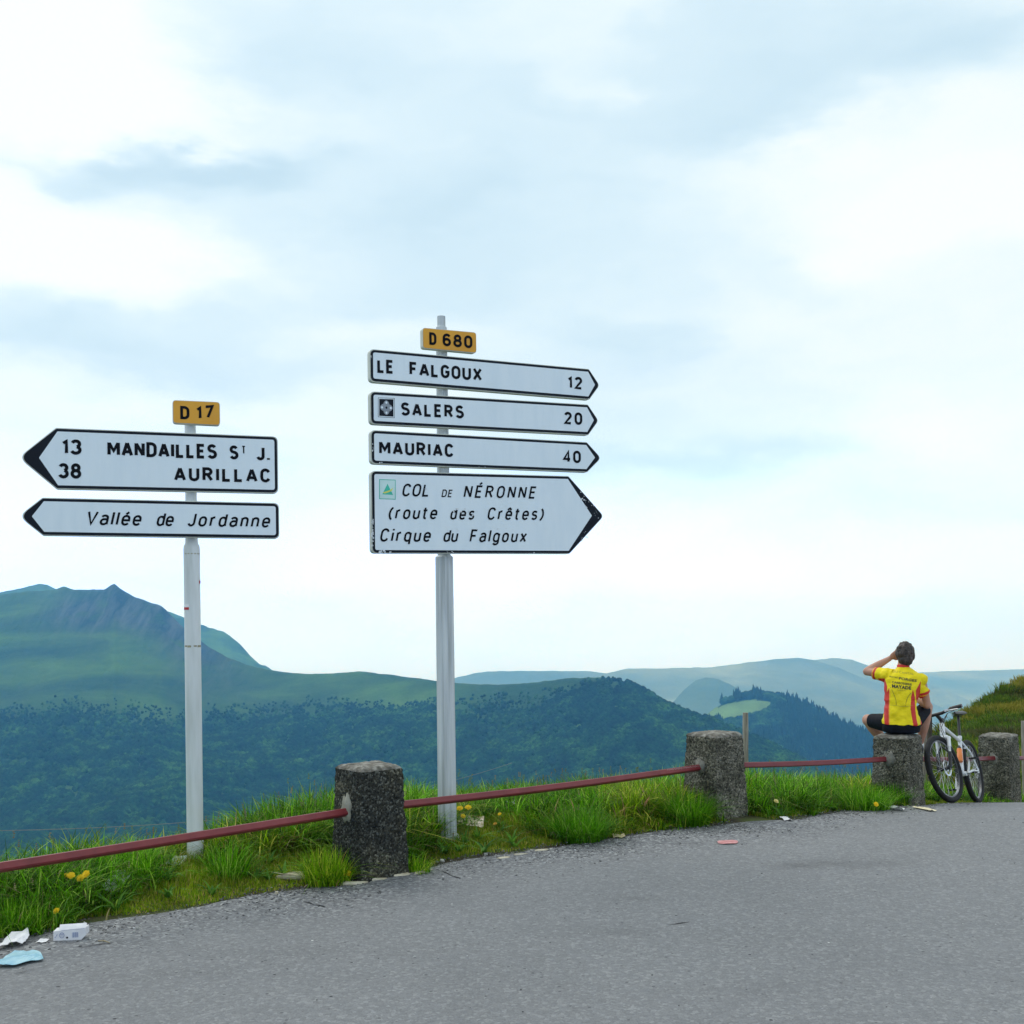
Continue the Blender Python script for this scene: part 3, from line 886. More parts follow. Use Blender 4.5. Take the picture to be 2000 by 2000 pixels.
def put_text(mb, fr, s, left, right, h_px=None, cap=None, bold=0.012, shear=0.0, spacing=1.25, off=0.004, mi=0, dz=0.0):
    """lettering between two measured baseline points; cap height measured at the left end"""
    SPACING[0] = spacing
    v, f = text_verts(s, bold)
    s0, z0 = on_panel(fr, *left); s1, z1 = on_panel(fr, *right)
    if cap is None:
        cap = on_panel(fr, left[0], left[1] - h_px)[1] - z0
    x0, x1 = v[:, 0].min(), v[:, 0].max()
    wid = (s1 - s0) - shear * cap * 0.8
    X = (v[:, 0] - x0) / (x1 - x0) * wid + s0
    Zl = v[:, 1] * cap
    X = X + Zl * shear
    Z = z0 + (z1 - z0) * (v[:, 0] - x0) / (x1 - x0) + Zl
    o, a, b, n = fr
    V = [o + a * float(x) + b * float(z) + n * off for x, z in zip(X, Z)]
    # turn the letters to face the reader
    mb.add(V, f, mi)


def arc(cx, cy, rx, ry, a0, a1, n=None):
    n = n or max(4, int(abs(a1 - a0) / 18))
    return [(cx + rx * math.cos(math.radians(a0 + (a1 - a0) * i / n)), cy + ry * math.sin(math.radians(a0 + (a1 - a0) * i / n))) for i in range(n + 1)]

def _bowl(w, h, y0=0.0):
    return [(0, y0 + h * .33)] + arc(w / 2, y0 + h * .67, w / 2, h * .33, 180, 0) + arc(w / 2, y0 + h * .33, w / 2, h * .33, 0, -180)
XH = .72
GL = {   # letter: (width, strokes of the centre line); capitals are 1 high
    ' ': (.30, []),
    'D': (.47, [[(0, 0), (0, 1), (.20, 1)] + arc(.20, .70, .27, .30, 90, 0) + arc(.20, .30, .27, .30, 0, -90) + [(0, 0), (0, .1)]]),
    '1': (.20, [[(0, .80), (.18, .97), (.18, 0)]]),
    '7': (.44, [[(0, 1), (.44, 1), (.14, 0)]]),
    '3': (.46, [arc(.23, .76, .21, .24, 160, -75) , arc(.22, .27, .24, .27, 75, -160)]),
    '8': (.48, [arc(.24, .76, .20, .24, 0, 360), arc(.24, .27, .24, .27, 0, 360)]),
    '0': (.46, [arc(.23, .68, .23, .32, 0, 180) + arc(.23, .32, .23, .32, 180, 360) + [(.46, .68)]]),
    '6': (.46, [arc(.24, .70, .23, .30, 30, 180) + [(.0, .30)] + arc(.23, .29, .23, .29, 180, 520)]),
    '2': (.46, [arc(.23, .75, .22, .25, 165, -28) + [(0, 0), (.46, 0)]]),
    '4': (.50, [[(.36, 0), (.36, 1), (0, .26), (.50, .26)]]),
    'M': (.60, [[(0, 0), (0, 1)], [(.02, .96), (.30, .32), (.58, .96)], [(.60, 1), (.60, 0)]]),
    'A': (.52, [[(-.01, -.02), (.25, 1)], [(.27, 1), (.53, -.02)], [(.09, .27), (.43, .27)]]),
    'N': (.46, [[(0, 0), (0, 1)], [(.02, .96), (.44, .04)], [(.46, 0), (.46, 1)]]),
    'I': (.0, [[(0, 0), (0, 1)]]),
    'L': (.38, [[(0, 1), (0, 0), (.38, 0)]]),
    'E': (.39, [[(.39, 1), (0, 1), (0, 0), (.39, 0)], [(0, .52), (.34, .52)]]),
    'F': (.38, [[(.38, 1), (0, 1), (0, 0)], [(0, .50), (.33, .50)]]),
    'S': (.46, [arc(.23, .76, .21, .24, 25, 235, 10) + arc(.23, .26, .23, .26, 65, -155, 12)]),
    'T': (.46, [[(0, 1), (.46, 1)], [(.23, 1), (.23, 0)]]),
    'J': (.34, [[(.34, 1), (.34, .26)] + arc(.17, .24, .17, .24, 0, -165)]),
    '.': (.0, [[(0, -.06), (0, .09)]]),
    'U': (.46, [[(0, 1)] + arc(.23, .27, .23, .27, 180, 360) + [(.46, 1)]]),
    'R': (.47, [[(0, 0), (0, 1), (.22, 1)] + arc(.22, .75, .22, .25, 90, -90) + [(0, .50)], [(.22, .50), (.47, 0)]]),
    'C': (.45, [arc(.23, .68, .23, .32, 20, 180) + arc(.23, .32, .23, .32, 180, 340)]),
    'G': (.46, [arc(.23, .68, .23, .32, 20, 180) + arc(.23, .32, .23, .32, 180, 350) + [(.46, .46), (.24, .46)]]),
    'O': (.48, [arc(.24, .68, .24, .32, 0, 180) + arc(.24, .32, .24, .32, 180, 360) + [(.48, .68)]]),
    'X': (.50, [[(0, 0), (.50, 1)], [(0, 1), (.50, 0)]]),
    'V': (.52, [[(0, 1), (.26, 0), (.52, 1)]]),
    'a': (.37, [arc(.19, XH - .20, .18, .20, 155, 0) + [(.37, 0)], [(.37, .42), (.17, .42)] + arc(.17, .21, .17, .21, 90, 270) + [(.24, .01), (.37, .13)]]),
    'e': (.38, [[(0, .36), (.38, .36), (.38, .48)] + arc(.19, XH - .24, .19, .24, 0, 180) + arc(.19, .24, .19, .24, 180, 330)]),
    'l': (.0, [[(0, 1), (0, 0)]]),
    'd': (.37, [_bowl(.37, XH), [(.37, 1), (.37, 0)]]),
    'o': (.38, [_bowl(.38, XH)]),
    'r': (.22, [[(0, XH), (0, 0)], [(0, XH - .22)] + arc(.20, XH - .20, .20, .20, 180, 85)]),
    'n': (.36, [[(0, XH), (0, 0)], arc(.18, XH - .20, .18, .20, 180, 0) + [(.36, 0)]]),
    'u': (.36, [[(.36, XH), (.36, 0)], [(0, XH)] + arc(.18, .20, .18, .20, 180, 360)]),
    't': (.24, [[(.08, .96), (.08, .15)] + arc(.20, .15, .12, .15, 180, 285), [(-.04, XH), (.24, XH)]]),
    'i': (.0, [[(0, XH), (0, 0)], [(0, .90), (0, 1.04)]]),
    'q': (.37, [_bowl(.37, XH), [(.37, XH), (.37, -.28)]]),
    'g': (.37, [_bowl(.37, XH), [(.37, XH), (.37, -.08)] + arc(.185, -.08, .185, .20, 0, -155)]),
    'x': (.38, [[(0, 0), (.38, XH)], [(0, XH), (.38, 0)]]),
    's': (.34, [arc(.17, XH - .18, .16, .18, 25, 235, 9) + arc(.17, .19, .17, .19, 65, -155, 10)]),
    '(': (.16, [arc(.42, .42, .42, .66, 125, 235)]),
    ')': (.16, [arc(-.26, .42, .42, .66, 55, -55)]),
}
ACC = {'É': ('E', [[(.16, 1.17), (.32, 1.34)]]), 'é': ('e', [[(.14, .86), (.30, 1.03)]]), 'ê': ('e', [[(.04, .86), (.19, 1.00), (.34, .86)]])}
for k_, (b_, st_) in ACC.items(): GL[k_] = (GL[b_][0], GL[b_][1] + st_)

def ribbon(pts, w):
    P_ = [Vector(p) for p in pts]
    P_ = [p for i, p in enumerate(P_) if i == 0 or (p - P_[i - 1]).length > 1e-5]
    L_ = []; R_ = []
    closed = (P_[0] - P_[-1]).length < 1e-3
    for i, p in enumerate(P_):
        a = (p - P_[i - 1]).normalized() if i else ((p - P_[-2]).normalized() if closed else None)
        c = (P_[i + 1] - p).normalized() if i < len(P_) - 1 else ((P_[1] - p).normalized() if closed else None)
        if a is None: a = c
        if c is None: c = a
        n1 = Vector((-a.y, a.x)); n2 = Vector((-c.y, c.x)); m = n1 + n2
        m = m.normalized() if m.length > 1e-4 else n1
        k = 1.0 / max(0.62, m.dot(n1))
        L_.append(p + m * (w / 2 * k)); R_.append(p - m * (w / 2 * k))
    n = len(P_)
    return L_ + R_, [(i, n + i, n + i + 1, i + 1) for i in range(n - 1)]

def put_word(body, fr, s, left, right, h_px=None, th=.165, shear=0.0, off=0.004):
    """one word between two measured baseline ends; capital height measured at its left end"""
    s0, z0 = on_panel(fr, *left); s1, z1 = on_panel(fr, *right)
    cap = on_panel(fr, left[0], left[1] - h_px)[1] - z0
    tw = th * cap; H = cap - tw
    ws = [GL[ch][0] for ch in s]
    total = (s1 - s0) - tw - (shear * cap * .75 if shear else 0)
    kx = 1.10
    gap = (total - sum(ws) * cap * kx) / (len(s) - 1) if len(s) > 1 else 0
    if len(s) == 1 and ws[0] > 0: kx = total / (ws[0] * cap)
    if len(s) > 1 and gap < tw * 1.5:
        gap = tw * 1.5; kx = (total - gap * (len(s) - 1)) / (sum(ws) * cap)
    mb = MB(); o, a, b, n = fr
    x = s0 + tw / 2; lay = 0
    for ch, w_ in zip(s, ws):
        for st in GL[ch][1]:
            pts = [(x + px * cap * kx, tw / 2 + py * H) for px, py in st]
            V, Fc = ribbon(pts, tw)
            lay += 1
            V3 = [o + a * (p.x + p.y * shear) + b * (z0 + (z1 - z0) * (p.x - s0) / max(1e-6, s1 - s0) + p.y) + n * (off + 0.00004 * (lay % 5)) for p in V]
            mb.add(V3, Fc)
        x += w_ * cap * kx + gap
    return link('lettering', fix_normals(mb.mesh('lettering')), mLet, body)

def arrow_outline(fr, ends, point, side, r, inset=0.0):
    """ends: pixel corners (top square end, bottom square end, top shoulder, bottom shoulder)"""
    (a1, z1), (a2, z2), (b1, y1), (b2, y2) = [on_panel(fr, *p) for p in ends]
    tp = on_panel(fr, *point)
    a_ = (a1 + a2) / 2; b_ = (b1 + b2) / 2
    zc = (y1 + y2) / 2
    if side > 0:
        return [(a_, z2), (b_, y2), (tp[0], zc), (b_, y1), (a_, z1)]
    return [(b_, y2), (a_, z2), (a_, z1), (b_, y1), (tp[0], zc)]

def inset_poly(pts, d):
    k = len(pts); out = []
    for i in range(k):
        p = Vector(pts[i]); a = (p - Vector(pts[i - 1])).normalized(); c = (Vector(pts[(i + 1) % k]) - p).normalized()
        n1 = Vector((-a.y, a.x)); n2 = Vector((-c.y, c.x))
        m = (n1 + n2).normalized(); out.append(tuple(p + m * (d[i] if hasattr(d, '__len__') else d) / max(0.3, m.dot(n1))))
    return out

def sign_panel(post, fr, name, label, outl, radii, border, tip_i, tip_d, thick=0.05):
    """anticlockwise outline; black border plate on an aluminium box section; white face inset with a deep tip"""
    mb = MB(); o1 = round_poly(outl, radii)
    mb.prism(o1, fr, -thick, -0.006)
    inn = round_poly(inset_poly(outl, 0.006), radii)
    mb.prism(inn, fr, -0.006, -0.0021)
    body = link('sign_panel', fix_normals(mb.mesh(name)), mSignB, post)
    if label: body['label'] = label
    bb = MB(); bb.prism(inn, fr, -0.002, 0.0)
    link('black_border', fix_normals(bb.mesh('black_border')), mSignK, body)
    ins = inset_poly(outl, border)
    ins = list(ins)
    if tip_i is not None:
        x, z = ins[tip_i]
        ins[tip_i] = (outl[tip_i][0] + tip_d, z)
    wf = MB(); wf.prism(round_poly(ins, [max(0, q - border * 0.8) if i != tip_i else 0.006 for i, q in enumerate(radii)]), fr, 0.0002, 0.0016)
    link('white_face', fix_normals(wf.mesh('white_face')), mSignW, body)
    return body

D = 1932 / 2000.0
def d_(x, y): return (x / D, y / D)

def pole_mesh(name, base, segs, m, parent, flute=0.0, n=28):
    """segs: (z, radius) going up"""
    mb = MB()
    V = []; Fc = []
    for i, (z, r) in enumerate(segs):
        for j in range(n):
            th = 2 * PI * j / n
            rr = r * (1 - flute * (0.5 - 0.5 * math.cos(th * n / 2 * 1.0)))
            V.append((base[0] + math.cos(th) * rr, base[1] + math.sin(th) * rr, z))
    for i in range(len(segs) - 1):
        for j in range(n):
            j2 = (j + 1) % n
            Fc.append((i * n + j, i * n + j2, (i + 1) * n + j2, (i + 1) * n + j))
    Fc.append(tuple((len(segs) - 1) * n + j for j in range(n)))
    mb.add(V, Fc)
    return link(name, auto_smooth(mb.mesh(name), 25 if flute else 50), m, parent)

# ---- right signpost
P2 = (-0.493, 8.27)
Z2 = float(verge_h(*P2)) - 0.05
sp2 = thing('signpost', (P2[0], P2[1], Z2), 'tall grey fluted signpost with four arrow signs and yellow D 680 plate', 'signpost', 'road signposts on the verge')
def z2(py): return at(870, py, P2[1])[2]
zt = z2(1085)
pole_mesh('pole', P2, [(Z2, .068), (z2(1095), .065), (z2(1088), .065), (z2(1084), .048), (z2(640), .040), (z2(637), .030), (z2(618), .030)], mPoleB, sp2, flute=0.06, n=36)
mb = MB(); mb.tube([(P2[0], P2[1], Z2 + 0.03), (P2[0], P2[1], Z2 + 0.075)], [.098, .080], 28)
link('base_collar', mb.mesh('base_collar'), mPoleB, sp2)
fr2 = panel_frame((866, 850), 8.27, math.radians(26.5), 0.115)

def right_panel(corners, tip, name, label, tip_d, rad=0.035, thick=0.052):
    ol = arrow_outline(fr2, [d_(*c) for c in corners], d_(*tip), 1, rad)
    return sign_panel(sp2, fr2, name, label, ol, [rad, .02, .035, .02, rad], .0235, 2, tip_d, thick)

b1 = right_panel([(698, 658), (698, 720), (1112, 696), (1112, 754)], (1132, 727), 'falgoux_sign', 'white arrow sign reading LE FALGOUX 12', -0.046)
b2 = right_panel([(699, 738), (699, 800), (1110, 763), (1110, 821)], (1130, 793), 'salers_sign', 'white arrow sign reading SALERS 20 with dark emblem', -0.046)
b3 = right_panel([(700, 811), (700, 875), (1108, 834), (1108, 891)], (1135, 863), 'mauriac_sign', 'white arrow sign reading MAURIAC 40', -0.060)
b4 = right_panel([(701, 888), (701, 1044), (1074, 898), (1074, 1045)], (1140, 973), 'neronne_sign', 'large scuffed arrow sign reading COL DE NERONNE', -0.112)

# zoom of region (680,600)-(1220,1110) is 3.578x : q(x,y) -> photograph pixels
def q(x, y): return (680 + x / 3.578, 600 + y / 3.578)
def lettering(body, fr, rows, name='lettering'):
    for r in rows:
        r = dict(r); bold = r.pop('bold', B); r.pop('spacing', None)
        th = .205 if bold > .015 else (.18 if bold > .012 else .150)
        put_word(body, fr, th=th, **r)
B = 0.020
lettering(b1, fr2, [dict(s='LE', left=q(203, 459), right=q(318, 467), h_px=27, bold=B, spacing=1.2),
                    dict(s='FALGOUX', left=q(428, 476), right=q(934, 518), h_px=26.5, bold=B, spacing=1.3),
                    dict(s='12', left=q(1533, 569), right=q(1635, 577), h_px=24.5, bold=B, spacing=1.2)])
lettering(b2, fr2, [dict(s='SALERS', left=q(368, 757), right=q(808, 779), h_px=26, bold=B, spacing=1.3),
                    dict(s='20', left=q(1508, 818), right=q(1635, 824), h_px=24.5, bold=B, spacing=1.3)])
lettering(b3, fr2, [dict(s='MAURIAC', left=q(216, 1029), right=q(735, 1049), h_px=27, bold=B, spacing=1.3),
                    dict(s='40', left=q(1500, 1087), right=q(1625, 1091), h_px=24.5, bold=B, spacing=1.3)])
SH = 0.22
lettering(b4, fr2, [dict(s='COL', left=q(372, 1323), right=q(575, 1325), h_px=25.5, bold=B * .4, spacing=1.25, shear=SH),
                    dict(s='DE', left=q(650, 1327), right=q(730, 1329), h_px=15, bold=B * .1, spacing=1.2, shear=SH),
                    dict(s='NÉRONNE', left=q(803, 1332), right=q(1316, 1339), h_px=25, bold=B * .4, spacing=1.25, shear=SH),
                    dict(s='(route', left=q(275, 1482), right=q(628, 1483), h_px=26, bold=B * .4, spacing=1.35, shear=SH),
                    dict(s='des', left=q(708, 1485), right=q(888, 1486), h_px=24, bold=B * .3, spacing=1.35, shear=SH),
                    dict(s='Crêtes)', left=q(968, 1487), right=q(1372, 1488), h_px=25, bold=B * .4, spacing=1.35, shear=SH),
                    dict(s='Cirque', left=q(217, 1639), right=q(583, 1641), h_px=26.5, bold=B * .4, spacing=1.35, shear=SH),
                    dict(s='du', left=q(660, 1641), right=q(772, 1642), h_px=25, bold=B * .4, spacing=1.35, shear=SH),
                    dict(s='Falgoux', left=q(845, 1643), right=q(1252, 1644), h_px=25.5, bold=B * .4, spacing=1.35, shear=SH)])

# scuffs: bare spots on the border and worn letters of the lowest sign
def scuffs(body, fr, spots, seed):
    mb = MB(); r = random.Random(seed)
    o, a, b, n = fr
    for (x, y, rad, k, spx, spy) in spots:
        for _ in range(k):
            s, z = on_panel(fr, x + r.uniform(-spx, spx), y + r.uniform(-spy, spy))
            w = rad * r.uniform(0.3, 1.0) / F * 8.2
            m_ = r.randint(4, 6); ph = r.random() * 6
            ring = [(s + math.cos(ph + i * 2 * PI / m_) * w * r.uniform(.4, 1.2), z + math.sin(ph + i * 2 * PI / m_) * w * r.uniform(.4, 1.3)) for i in range(m_)]
            mb.add([o + a * p + b * q_ + n * 0.0052 for p, q_ in ring], [tuple(range(m_))])
    tag(link('worn_paint', mb.mesh('worn_paint'), mChip, body), None, None, None, 'stuff')
scuffs(b4, fr2, [(*q(168, 1530), 3, 12, 2, 16), (*q(170, 1620), 3, 12, 2, 14), (*q(260, 1710), 3.0, 12, 12, 2.5), (*q(700, 1712), 2.0, 6, 12, 1.5), (*q(1250, 1720), 1.6, 7, 14, 1),
                 (*q(1640, 1340), 2.2, 12, 5, 14), (*q(1700, 1400), 1.5, 14, 14, 16), (*q(1650, 1600), 2.0, 12, 9, 10), (*q(1735, 1480), 1.2, 8, 5, 20),
                 (*q(800, 1420), 3.0, 7, 18, 4), (*q(870, 1440), 2.6, 5, 9, 6), (*q(540, 1290), 1.6, 5, 5, 8), (*q(1100, 1290), 1.4, 6, 40, 9), (*q(900, 1560), 1.6, 10, 70, 4)], 5)
scuffs(b3, fr2, [(*q(170, 980), 1.8, 6, 1.5, 8), (*q(222, 1088), 1.8, 4, 4, 2), (*q(900, 1120), 1.2, 3, 16, 1)], 6)
scuffs(b1, fr2, [(*q(157, 352), 1.6, 4, 1, 4), (*q(1660, 640), 1.0, 3, 8, 1)], 8)

# emblem of the SALERS sign and of the COL sign
mGrey = flat('emblem_grey', (.22, .25, .29), rough=0.5)
mGreen = flat('emblem_green', (.03, .42, .30), rough=0.5)
mEmY = flat('emblem_yellow', (.62, .62, .10), rough=0.5)
def quadpx(fr, pts): return [on_panel(fr, *p) for p in pts]
def plate(mb, fr, poly, d0, d1, mi=0): mb.prism(poly, fr, d0, d1, mi)
mb = MB()
e4 = quadpx(fr2, [q(208, 768), q(324, 775), q(324, 636), q(208, 632)])
plate(mb, fr2, e4, .0017, .0022, 0)
plate(mb, fr2, inset_poly(e4, .003), .0023, .0026, 1)
plate(mb, fr2, inset_poly(e4, .009), .0027, .0032, 0)
cx = sum(p[0] for p in e4) / 4; cz = sum(p[1] for p in e4) / 4
rw_ = (e4[1][0] - e4[0][0]) / 2; rh_ = (e4[3][1] - e4[0][1]) / 2
dia = []
for i in range(32):
    th = 2 * PI * i / 32
    rad = 0.60 + 0.16 * abs(math.cos(2 * th)) ** 0.7 * (1 if abs(math.cos(2 * th)) > .1 else 0) - 0.10 * abs(math.sin(2 * th))
    dia.append((cx + rw_ * rad * math.cos(th), cz + rh_ * rad * math.sin(th)))
plate(mb, fr2, dia, .0033, .0036, 2)
for (dx, dz_) in ((0, 0), (.52, 0), (-.52, 0), (0, .52), (0, -.52)):
    plate(mb, fr2, [(cx + rw_ * (dx + .13 * math.cos(k * PI / 4)), cz + rh_ * (dz_ + .13 * math.sin(k * PI / 4))) for k in range(8)], .0037, .0040, 0 if dx == dz_ == 0 else 1)
link('emblem', fix_normals(mb.mesh('emblem')), [mSignK, mSignW, mGrey], b2)['label'] = 'dark square emblem with a grey four pointed motif'
mb = MB()
e4 = quadpx(fr2, [q(216, 1341), q(331, 1345), q(331, 1206), q(216, 1202)])
plate(mb, fr2, e4, .0017, .0022, 0)
plate(mb, fr2, inset_poly(e4, .005), .0023, .0026, 1)
plate(mb, fr2, quadpx(fr2, [q(238, 1308), q(313, 1312), q(274, 1234)]), .0027, .0030, 0)
plate(mb, fr2, quadpx(fr2, [q(238, 1296), q(262, 1288), q(292, 1278), q(312, 1262), q(306, 1282), q(280, 1294), q(256, 1302)]), .0031, .0034, 2)
link('emblem', fix_normals(mb.mesh('emblem')), [mGreen, flat('emblem_pale', (.50, .68, .66)), mEmY], b4)['label'] = 'green framed square emblem with a green peak'

# yellow plates
def yellow_plate(post, fr, cs, txt, label):
    (a1, z1), (a2, z2_), (a3, z3), (a4, z4) = quadpx(fr, cs)   # bottom left, bottom right, top right, top left
    ol = [((a1 + a4) / 2, z1), ((a2 + a3) / 2, z2_), ((a2 + a3) / 2, z3), ((a1 + a4) / 2, z4)]
    mb = MB(); mb.prism(round_poly(ol, [.022] * 4), fr, -.05, -.004)
    body = link('number_plate', fix_normals(mb.mesh('number_plate')), mSignB, post)
    body['label'] = label
    mb = MB(); mb.prism(round_poly(inset_poly(ol, .004), [.02] * 4), fr, -.0038, 0)
    link('yellow_face', fix_normals(mb.mesh('yellow_face')), mYel, body)
    lettering(body, fr, txt)
    return body
fr2y = panel_frame((866, 660), 8.27, math.radians(26.5), 0.105)
yellow_plate(sp2, fr2y, [q(522, 286), q(897, 321), q(897, 176), q(522, 142)],
             [dict(s='D', left=q(567, 262), right=q(617, 267), h_px=24.5, bold=B, off=.002), dict(s='680', left=q(660, 271), right=q(868, 289), h_px=25, bold=B, spacing=1.3, off=.002)],
             'yellow plate reading D 680')

# ---- left signpost
P1 = (-2.136, 7.53)
Z1 = float(verge_h(*P1)) - 0.05
sp1 = thing('signpost', (P1[0], P1[1], Z1), 'shorter white signpost with two left pointing signs and yellow D 17 plate', 'signpost', 'road signposts on the verge')
def z1_(py): return at(380, py, P1[1])[2]
pole1 = pole_mesh('pole', P1, [(Z1, .054), (z1_(1105), .053), (z1_(1074), .054), (z1_(1066), .051), (z1_(1062), .043), (z1_(1040), .038), (z1_(820), .036)], mPoleA, sp1, n=32)
fr1 = panel_frame((370, 900), 7.53, math.radians(18.5), 0.10)
# zoom of region (0,750)-(600,1100) is 3.22x
def g(x, y): return (x / 3.22, 750 + y / 3.22)
def left_panel(corners, tip, name, label, tip_d, rad=0.035):
    ol = arrow_outline(fr1, corners, tip, -1, rad)
    return sign_panel(sp1, fr1, name, label, ol, [.02, rad, rad, .02, .05], .0235, 4, tip_d, 0.05)
c1 = left_panel([g(1746, 330), g(1752, 688), g(352, 275), g(356, 660)], g(116, 466), 'mandailles_sign', 'large white sign reading MANDAILLES ST J. and AURILLAC', 0.120)
c2 = left_panel([g(1757, 748), g(1757, 973), g(268, 714), g(268, 953)], g(116, 835), 'vallee_sign', 'low white sign reading Vallée de Jordanne', 0.078)
lettering(c1, fr1, [dict(s='13', left=g(388, 444), right=g(514, 446), h_px=30, bold=B, spacing=1.25),
                    dict(s='38', left=g(367, 594), right=g(512, 596), h_px=30, bold=B, spacing=1.3),
                    dict(s='MANDAILLES', left=g(676, 453), right=g(1365, 472), h_px=29.5, bold=B, spacing=1.15),
                    dict(s='S', left=g(1443, 474), right=g(1500, 476), h_px=27.5, bold=B * .8),
                    dict(s='T', left=g(1520, 440), right=g(1545, 441), h_px=16, bold=B * .2),
                    dict(s='J.', left=g(1612, 480), right=g(1697, 482), h_px=27.5, bold=B * .8, spacing=1.5),
                    dict(s='AURILLAC', left=g(1096, 610), right=g(1700, 620), h_px=28, bold=B, spacing=1.45)])
lettering(c2, fr1, [dict(s='Vallée', left=g(535, 887), right=g(897, 893), h_px=28, bold=B * .4, spacing=1.4, shear=SH),
                    dict(s='de', left=g(980, 894), right=g(1100, 896), h_px=27, bold=B * .4, spacing=1.4, shear=SH),
                    dict(s='Jordanne', left=g(1175, 896), right=g(1705, 904), h_px=27, bold=B * .4, spacing=1.4, shear=SH)])
fr1y = panel_frame((370, 800), 7.53, math.radians(18.5), 0.095)
yellow_plate(sp1, fr1y, [g(1086, 246), g(1384, 261), g(1384, 113), g(1086, 100)],
             [dict(s='D', left=g(1134, 221), right=g(1192, 224), h_px=26, bold=B, off=.002), dict(s='17', left=g(1233, 225), right=g(1345, 214), h_px=26, bold=B, spacing=1.2, off=.002)],
             'yellow plate reading D 17')
# painted trail blaze and rust ring on the white pole
mb = MB()
def band(mb, th0, th1, zlo, zhi, r, mi=0):
    k = 6
    V = [(P1[0] + math.cos(th0 + (th1 - th0) * i / k) * r, P1[1] + math.sin(th0 + (th1 - th0) * i / k) * r, z) for z in (zlo, zhi) for i in range(k + 1)]
    mb.add(V, [(i, i + 1, k + 2 + i, k + 1 + i) for i in range(k)], mi)
ang = math.atan2(-P1[1], -P1[0])
band(mb, ang - 1.5, ang - .42, z1_(1191), z1_(1186), .0545, 0); band(mb, ang - 1.5, ang - .42, z1_(1186), z1_(1180), .0545, 1)
link('trail_mark', mb.mesh('trail_mark'), [mRed, mWhite], pole1); mb = MB()
band(mb, ang + 1.0, ang + 1.5, z1_(1140), z1_(1134), .0550, 0); band(mb, ang + 1.0, ang + 1.5, z1_(1134), z1_(1130), .0550, 1)
link('trail_mark', mb.mesh('trail_mark'), [mRed, mWhite], pole1)
mb = MB()
for i, (t0, t1) in enumerate(((-1.2, -.75), (-.7, -.2), (.1, .5), (.6, 1.3))):
    band(mb, ang + t0, ang + t1, z1_(1263 + i % 2), z1_(1260), .0541)
for t0 in (-.9, -.5, -.1, .3, .7, 1.0): band(mb, ang + t0, ang + t0 + .22, z1_(1083), z1_(1081), .0545)
tag(link('rust_ring', mb.mesh('rust_ring'), flat('pole_rust', (.30, .28, .18), var=.4, scale=40), pole1), None, None, None, 'stuff')
# stickers of lichen low on the post
# ------------------------------------------------------------------ concrete posts and rails
mConc = mat('weathered_aggregate', [(.065, .066, .052), (.15, .145, .12), (.27, .26, .23)], scale=4.2, detail=8, rough=0.95, rough_n=0.65,
            voro=(80, [(.12, .12, .12), (.5, .5, .48), (.7, .68, .60), (1.0, 1.0, .95), (1.9, 1.85, 1.7)]), bump=0.9, bscale=120, bdist=0.012, vmix=0.9, spec=0.15)
mConcD = mat('dark_mossy_aggregate', [(.022, .026, .026), (.058, .060, .054), (.125, .118, .085)], scale=3.6, detail=8, rough=0.95, rough_n=0.65,
             voro=(80, [(.15, .15, .15), (.5, .5, .48), (.7, .7, .62), (1.0, 1.0, .98), (2.6, 2.6, 2.5)]), bump=0.9, bscale=120, bdist=0.012, vmix=0.9, spec=0.15)
mCap = mat('post_top_lichen', [(.075, .070, .055), (.15, .14, .12), (.30, .29, .26)], scale=22, detail=8, rough=0.95, bump=0.7, bscale=90, bdist=0.01)
mMortar = mat('pale_mortar', [(.20, .20, .16), (.36, .35, .29)], scale=14, detail=6, rough=0.95, bump=0.6, bscale=60, bdist=0.01)
mMortarG = mat('grey_mortar', [(.10, .10, .085), (.17, .165, .14), (.27, .26, .22)], scale=16, detail=8, rough=0.95, bump=0.8, bscale=60, bdist=0.01)
mRail = mat('red_paint', [(.12, .012, .016), (.18, .020, .025), (.21, .030, .034)], scale=5, detail=9, rough=0.42, rough_n=.7, stops=[.30, .52, .70], bump=0.25, bscale=45, bdist=.004)

POSTS = [  # x, y, top z, base half width, top half width, angle of the rail line, seed
    (-0.950, 7.38, 0.722, .196, .162, 40, 1),
    (1.680, 9.42, 0.690, .204, .170, 38, 2),
    (3.655, 10.72, 0.515, .198, .168, 47, 3),
    (5.640, 13.10, 0.245, .205, .172, 48, 4)]
LABELS = ['dark mossy concrete post between the two signposts', 'grey concrete post of exposed pebbles right of the large signpost',
          'grey concrete post the cyclist sits on', 'farthest grey concrete post behind the bicycle at the right']

